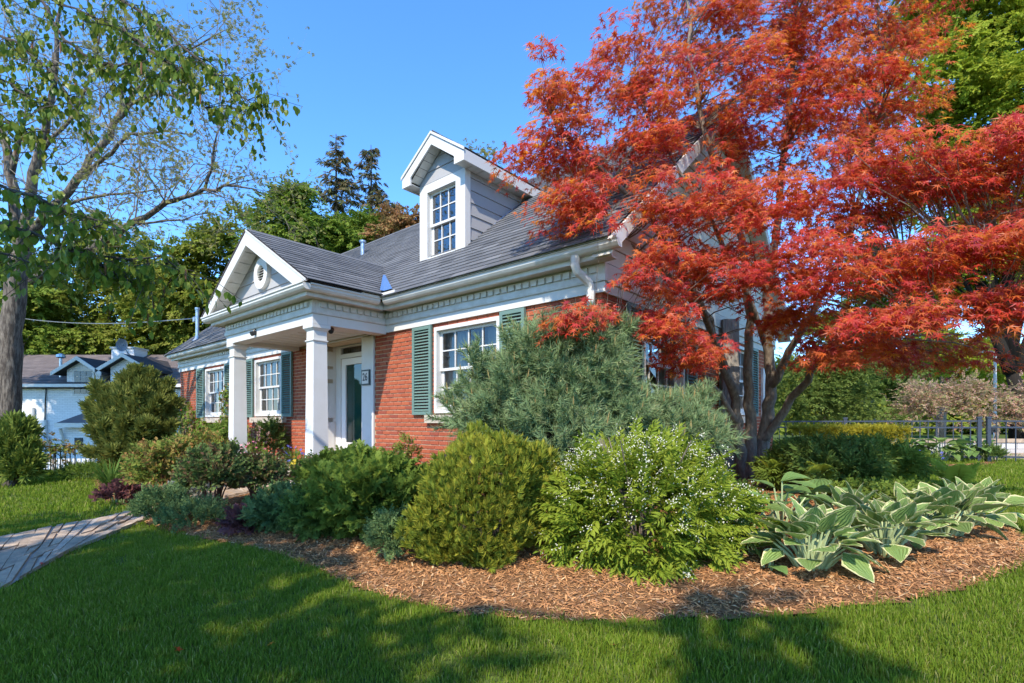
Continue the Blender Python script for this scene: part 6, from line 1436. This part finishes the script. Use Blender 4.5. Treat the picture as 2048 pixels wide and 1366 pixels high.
# ------------------------------------------------------------------ neighbour's white house
NX0, NX1, NY = -24.6, -13.9, 22.0; NB = -1.9
NH = empty('white_house', (NX0, NY, CZ), 'white painted brick house with two small dormers and a chimney, far left', 'house')
def nz(py, d=NY): return (844 - py) / 1024 * d
def nx(px, d=NY): return (px - 1024) / 1024 * d - NX0
def brick_paint():
    m, N, L, o = new_mat('white_painted_brick'); tc = N.new('ShaderNodeTexCoord'); mp = N.new('ShaderNodeMapping'); mp.inputs['Rotation'].default_value = (PI / 2, 0, 0); L.new(tc.outputs['Object'], mp.inputs[0])
    b = N.new('ShaderNodeTexBrick'); b.inputs['Scale'].default_value = 1; b.inputs['Brick Width'].default_value = .22; b.inputs['Row Height'].default_value = .075; b.inputs['Mortar Size'].default_value = .006; b.inputs['Color1'].default_value = (.80, .80, .79, 1); b.inputs['Color2'].default_value = (.73, .73, .72, 1); b.inputs['Mortar'].default_value = (.55, .55, .54, 1); L.new(mp.outputs[0], b.inputs[0])
    p = N.new('ShaderNodeBsdfPrincipled'); p.inputs['Roughness'].default_value = .7; L.new(b.outputs['Color'], p.inputs['Base Color']); bu = N.new('ShaderNodeBump'); bu.inputs['Strength'].default_value = .6; bu.inputs['Distance'].default_value = .01; bu.invert = True; L.new(b.outputs['Fac'], bu.inputs['Height']); L.new(bu.outputs[0], p.inputs['Normal']); L.new(p.outputs[0], o.inputs[0]); return m
M['wbrick'] = brick_paint()
ez_ = nz(768); LEN = NX1 - NX0
MB().box(0, LEN, 0, 7, NB - .5, ez_ + .02).build('wall', M['wbrick'], NH)
nr = bpy.data.objects.new('roof', None); COL.objects.link(nr); nr.parent = NH; rzN = nz(710, 25.5); LVn = math.hypot(3.9, rzN - ez_)
MB().prism([(-.35, ez_ - .06), (3.5, rzN), (7.35, ez_ - .06), (7.35, ez_ - .2), (-.35, ez_ - .2)], -.3, LEN + .3, lambda p, t: (t, p[0], p[1])).build('roof_deck', M['deck'], nr)
M['shingle_b'] = solid('brown_shingle', [(0, (.13, .105, .10)), (.5, (.17, .14, .13)), (1, (.11, .09, .088))], .9, noise=.4, nscale=2, ncol=(.10, .08, .07)); _s = M['shingle']; M['shingle'] = M['shingle_b']
roof_plane(nr, (-.35, -.4, ez_ - .09), (1, 0, 0), (0, 3.9, rzN - ez_ + .09), LEN + .7, LVn + .06, 22, .33, 'n')
M['shingle'] = _s
MB().box(-.3, LEN + .3, -.47, -.405, ez_ - .16, ez_ - .03).build('gutter', M['gutter'], NH)
M['npane'] = solid('dark_window_glass', (.03, .05, .07), .08, spec=.6)
def ndormer(pl0, pr0, yap, el, er, yeave, win=True):
    d = bpy.data.objects.new('dormer', None); COL.objects.link(d); d.parent = NH; x0, x1, e0, e1 = nx(pl0), nx(pr0), nx(el), nx(er); c = (x0 + x1) / 2; za, ze = nz(yap), nz(yeave)
    MB().prism([(x0, ez_ - .6), (x1, ez_ - .6), (x1, ze), (c, za - .12), (x0, ze)], -.03, 3., lambda p, t: (p[0], t, p[1])).build('dormer_wall', M['wbrick'], d)
    for s, e in ((-1, e0), (1, e1)):
        MB().prism([(e, ze - .22), (c, za), (c, za - .12), (e, ze - .34)], -.35, 3.2, lambda p, t: (p[0], t, p[1])).build('dormer_roof', M['deck'], d); MB().prism([(e, ze - .23), (c, za + .01), (c, za - .15), (e, ze - .39)], -.40, -.352, lambda p, t: (p[0], t, p[1])).build('rake_board', M['white'], d)
    if win:
        a, b, z0, z1 = nx(151), nx(186), nz(788), nz(742); w = bpy.data.objects.new('dormer_window', None); COL.objects.link(w); w.parent = NH
        mb = MB(); mb.box(a - .09, a, -.06, -.031, z0 - .09, z1 + .09); mb.box(b, b + .09, -.06, -.031, z0 - .09, z1 + .09); mb.box(a, b, -.06, -.031, z1, z1 + .09); mb.box(a, b, -.06, -.031, z0 - .09, z0); mb.build('frame', M['white'], w)
        for i in range(3):
            for j in range(4):
                wa, wb = a + (b - a) * i / 3, a + (b - a) * (i + 1) / 3; za_, zb_ = z0 + (z1 - z0) * j / 4, z0 + (z1 - z0) * (j + 1) / 4; MB().box(wa + .012, wb - .012, -.05, -.032, za_ + .012, zb_ - .012).build('pane', M['npane'], w)
        MB().box(a, b, -.045, -.0315, (z0 + z1) / 2 - .02, (z0 + z1) / 2 + .02).build('meeting_rail', M['white'], w)
ndormer(135, 201, 715, 117, 216, 735); ndormer(222, 292, 709, 205, 312, 729, False)
ch = bpy.data.objects.new('chimney', None); COL.objects.link(ch); ch.parent = NH
MB().box(nx(223, 24.5), nx(268, 24.5), 2.5, 3.4, ez_, nz(697, 24.5)).build('stack', M['wbrick'], ch); MB().box(nx(221, 24.5), nx(270, 24.5), 2.45, 3.45, nz(697, 24.5), nz(695, 24.5) + .03).build('chimney_cap', M['white_trim'], ch)
ds = empty('satellite_dish', (nx(244, 23.6) + NX0, 23.6, CZ + nz(690, 23.6)), 'grey satellite dish on the chimney of the white house', 'dish')
mb = MB(); V = []; 
for i in range(4):
    for k in range(16): r = .28 * i / 3; V.append((r * math.cos(k * PI / 8), -.02 - .10 * (i / 3) ** 2 + .1, r * 1.05 * math.sin(k * PI / 8)))
mb.add(V, [(i * 16 + k, i * 16 + (k + 1) % 16, (i + 1) * 16 + (k + 1) % 16, (i + 1) * 16 + k) for i in range(3) for k in range(16)]); mb.build('reflector', solid('dish_grey', (.16, .17, .19), .5), ds); mb = MB(); mb.tube([(0, .05, 0), (.06, .3, -.35), (.1, .5, -.5)], .025); mb.tube([(0, .02, -.26), (.05, -.3, -.1)], .012); mb.build('bracket', M['galv'], ds)
for px, y0, y1 in ((69, 815, 915), (94, 840, 880)):
    mb = MB(); x = nx(px); mb.tube([(x, -.08, nz(y0)), (x, -.08, max(NB, nz(y1)))], .06, 8); mb.build('downspout', M['white'], NH)
mb = MB(); mb.tube([(nx(94), -.04, nz(775)), (nx(93), -.05, nz(800)), (nx(91), -.04, nz(850))], .025, 6); mb.build('conduit', M['black'], NH)
mb = MB(); mb.box(nx(74), nx(86), -.12, -.002, nz(888), nz(873)); mb.build('meter_box', M['white_trim'], NH); mb = MB(); mb.lathe((nx(94), -.1, nz(882)), [(.16, -.2), (.17, .1), (.1, .2)], 12); mb.build('meter', M['galv'], NH)
# lean-to with its own roof and roof stack
lt = bpy.data.objects.new('lean_to', None); COL.objects.link(lt); lt.parent = NH
MB().box(nx(124, 20.2), LEN - .2, -1.8, -.003, NB - .4, nz(850)).build('lean_to_wall', M['wbrick'], lt); MB().prism([(-2.1, nz(846, 19.9)), (-.004, nz(815)), (-.004, nz(820)), (-2.1, nz(851, 19.9))], nx(116, 20), LEN, lambda p, t: (t, p[0], p[1])).build('lean_to_roof', M['shingle_b'], lt)
MB().box(nx(116, 20), LEN, -2.17, -2.105, nz(855, 19.9), nz(846, 19.9)).build('gutter', M['gutter'], lt); mb = MB(); mb.tube([(nx(120, 20), -2.0, nz(856)), (nx(120, 20), -1.9, nz(870)), (nx(120, 20), -1.86, NB)], .06, 8); mb.build('downspout', M['white'], lt); MB().box(nx(150, 20.2), nx(166, 20.2), -1.83, -1.801, nz(892), nz(873)).build('window', M['npane'], lt)
mb = MB(); zr = ez_ + .42; mb.tube([(nx(99), .55, zr - .2), (nx(99), .55, zr + .75)], .06, 8); mb.lathe((nx(99), .55, zr + .75), [(.1, 0), (.18, .05), (.16, .16), (.04, .22)], 10); mb.build('roof_stack', M['galv'], NH)
# ------------------------------------------------------------------ fences
def fence(A, B, h, posts, gap, mat, label, name='metal_fence', rails=(1., .84, .12), pw=.016, cat='fence', base=None):
    A = np.asarray(A, float); B = np.asarray(B, float); L = np.linalg.norm((B - A)[:2]); d = unit((B - A)[None])[0]; root = empty(name, A, label, cat, rz=math.atan2(d[1], d[0]))
    dz = (B[2] - A[2]) / L
    for t in posts: mb = MB(); x = t * L; mb.box(x - .035, x + .035, -.035, .035, -.15 + dz * x, h + .06 + dz * x); mb.box(x - .045, x + .045, -.045, .045, h + .0605 + dz * x, h + .10 + dz * x); mb.build('post', mat, root)
    for r in rails: mb = MB(); z = h * r; mb.add([(0, -.016, z - .018), (L, -.016, z - .018 + dz * L), (L, .016, z - .018 + dz * L), (0, .016, z - .018), (0, -.016, z + .018), (L, -.016, z + .018 + dz * L), (L, .016, z + .018 + dz * L), (0, .016, z + .018)], [(0, 3, 2, 1), (4, 5, 6, 7), (0, 1, 5, 4), (1, 2, 6, 5), (2, 3, 7, 6), (3, 0, 4, 7)]); mb.build('rail', mat, root)
    me = MB().box(-pw / 2, pw / 2, -pw / 2 - .001, pw / 2 + .001, .03, h * .995).mesh('picket', mat); n = int(L / gap)
    for i in range(1, n): piece('picket', me, root, Matrix.Translation((i * gap, 0, dz * i * gap)))
    return root
FD = 11.6; fz = lambda px, d: foot(px, d)
fa, fp, fb_ = foot(1532, 13.4), foot(1966, FD), foot(2110, 11.2)
hf = at(0, 842, FD)[2] - fp[2]
fence(fa, fp, hf, (.0, .4, .985), .155, M['fence'], 'dark blue grey metal fence behind the hostas')
g = fence(fp + np.array([.07, -.03, 0]), fb_, hf, (.02, 1.), .17, M['fence'], 'dark metal garden gate at the right edge', 'metal_gate', (1., .85, .14), cat='gate')
mb = MB(); mb.box(.06, .16, -.05, .05, hf * .72, hf * .84); mb.tube([(.11, -.05, hf * .78), (.11, -.10, hf * .78)], .02, 6); mb.build('latch', M['black'], g)
fence(foot(72, 11.9), foot(166, 12.0), .62, (.02,), .105, M['black'], 'short black metal fence at the end of the far left lawn', rails=(.97, .84))
def wfence():
    A = foot(70, 15.2); A[2] = float(ground_z(A[0], A[1])); root = empty('white_picket_fence', A, 'white board fence in front of the white house', 'fence'); z = at(0, 917, 15.2)[2] - A[2]
    for i in range(13): MB().box(i * .14, i * .14 + .10, -.012, .012, -.1, z).build('picket', M['white'], root)
    MB().box(-.05, 1.85, .013, .05, z * .7, z * .8).build('rail', M['white'], root)
wfence()
# ---- patio and low block wall behind the gate
pa = sheet('patio', M['concrete'], np.array([(9.6, 12.2), (20, 12.2), (20, 16.2), (9.6, 16.2)]), 9, 21, 12, 17, .4, lambda X, Y: .03 + 0 * X)
pm = MB().box(-.48, .48, -.29, .29, 0, .02).mesh('paving_stone', M['flagstone'])
for i in range(12):
    for j in range(6):
        x, y = 10.2 + i * .98 + (j % 2) * .3, 12.6 + j * .6; piece('paving_stone', pm, pa, Matrix.Translation((x, y, float(ground_z(x, y)) + .025)))
wl_ = ground_pt(10.0, 14.3); sw = empty('block_wall', wl_, 'low wall of grey stone blocks behind the gate', 'wall'); M['block'] = solid('grey_block', [(0, (.42, .38, .34)), (1, (.55, .52, .48))], .85, bump=.3, noise=.4, nscale=6, ncol=(.33, .30, .27))
bm_ = MB().box(0, .42, 0, .28, 0, .165).mesh('block', M['block']); cm_ = MB().box(0, .62, -.03, .31, 0, .10).mesh('cap_stone', M['flagstone'])
for j in range(2):
    for i in range(22): piece('block', bm_, sw, Matrix.Translation((i * .435 + (j % 2) * .2, 0, j * .172)))
for i in range(15): piece('cap_stone', cm_, sw, Matrix.Translation((i * .635, 0, .347)))
# ---- lamp post far right
lp = foot(1990, 21); lt_ = empty('lamp_post', lp, 'thin white lamp post behind the pinkish bushes', 'street lamp'); zt = at(0, 706, 21)[2] - lp[2]
mb = MB(); mb.tube([(0, 0, -.1), (0, 0, zt)], [.07, .05], 8); mb.build('pole', M['white'], lt_); mb = MB(); mb.tube([(0, 0, zt), (-.12, 0, zt + .06), (-.4, 0, zt + .06)], .03, 6); mb.cbox((-.5, 0, zt + .05), (.16, .07, .035)); mb.build('lamp_head', M['white'], lt_)
LBL = {'ground': ('wide grassy ground under and around the whole garden', 'ground'), 'terrain': ('flat land stretching to the horizon', 'terrain'), 'mulch_bed': ('brown mulch bed curving round the house front', 'garden bed'), 'path': ('stone path from the lower left to the porch', 'path'), 'patio': ('tan paved patio behind the gate', 'patio'), 'mulch_chips': ('loose reddish brown wood chips covering the garden bed', 'mulch'), 'grass': ('short green lawn grass close to the camera', 'grass'), 'grass.001': ('green lawn grass further off beside the path and the fence', 'grass')}
for k, (a, b) in LBL.items():
    if k in bpy.data.objects: tag(bpy.data.objects[k], a, b)
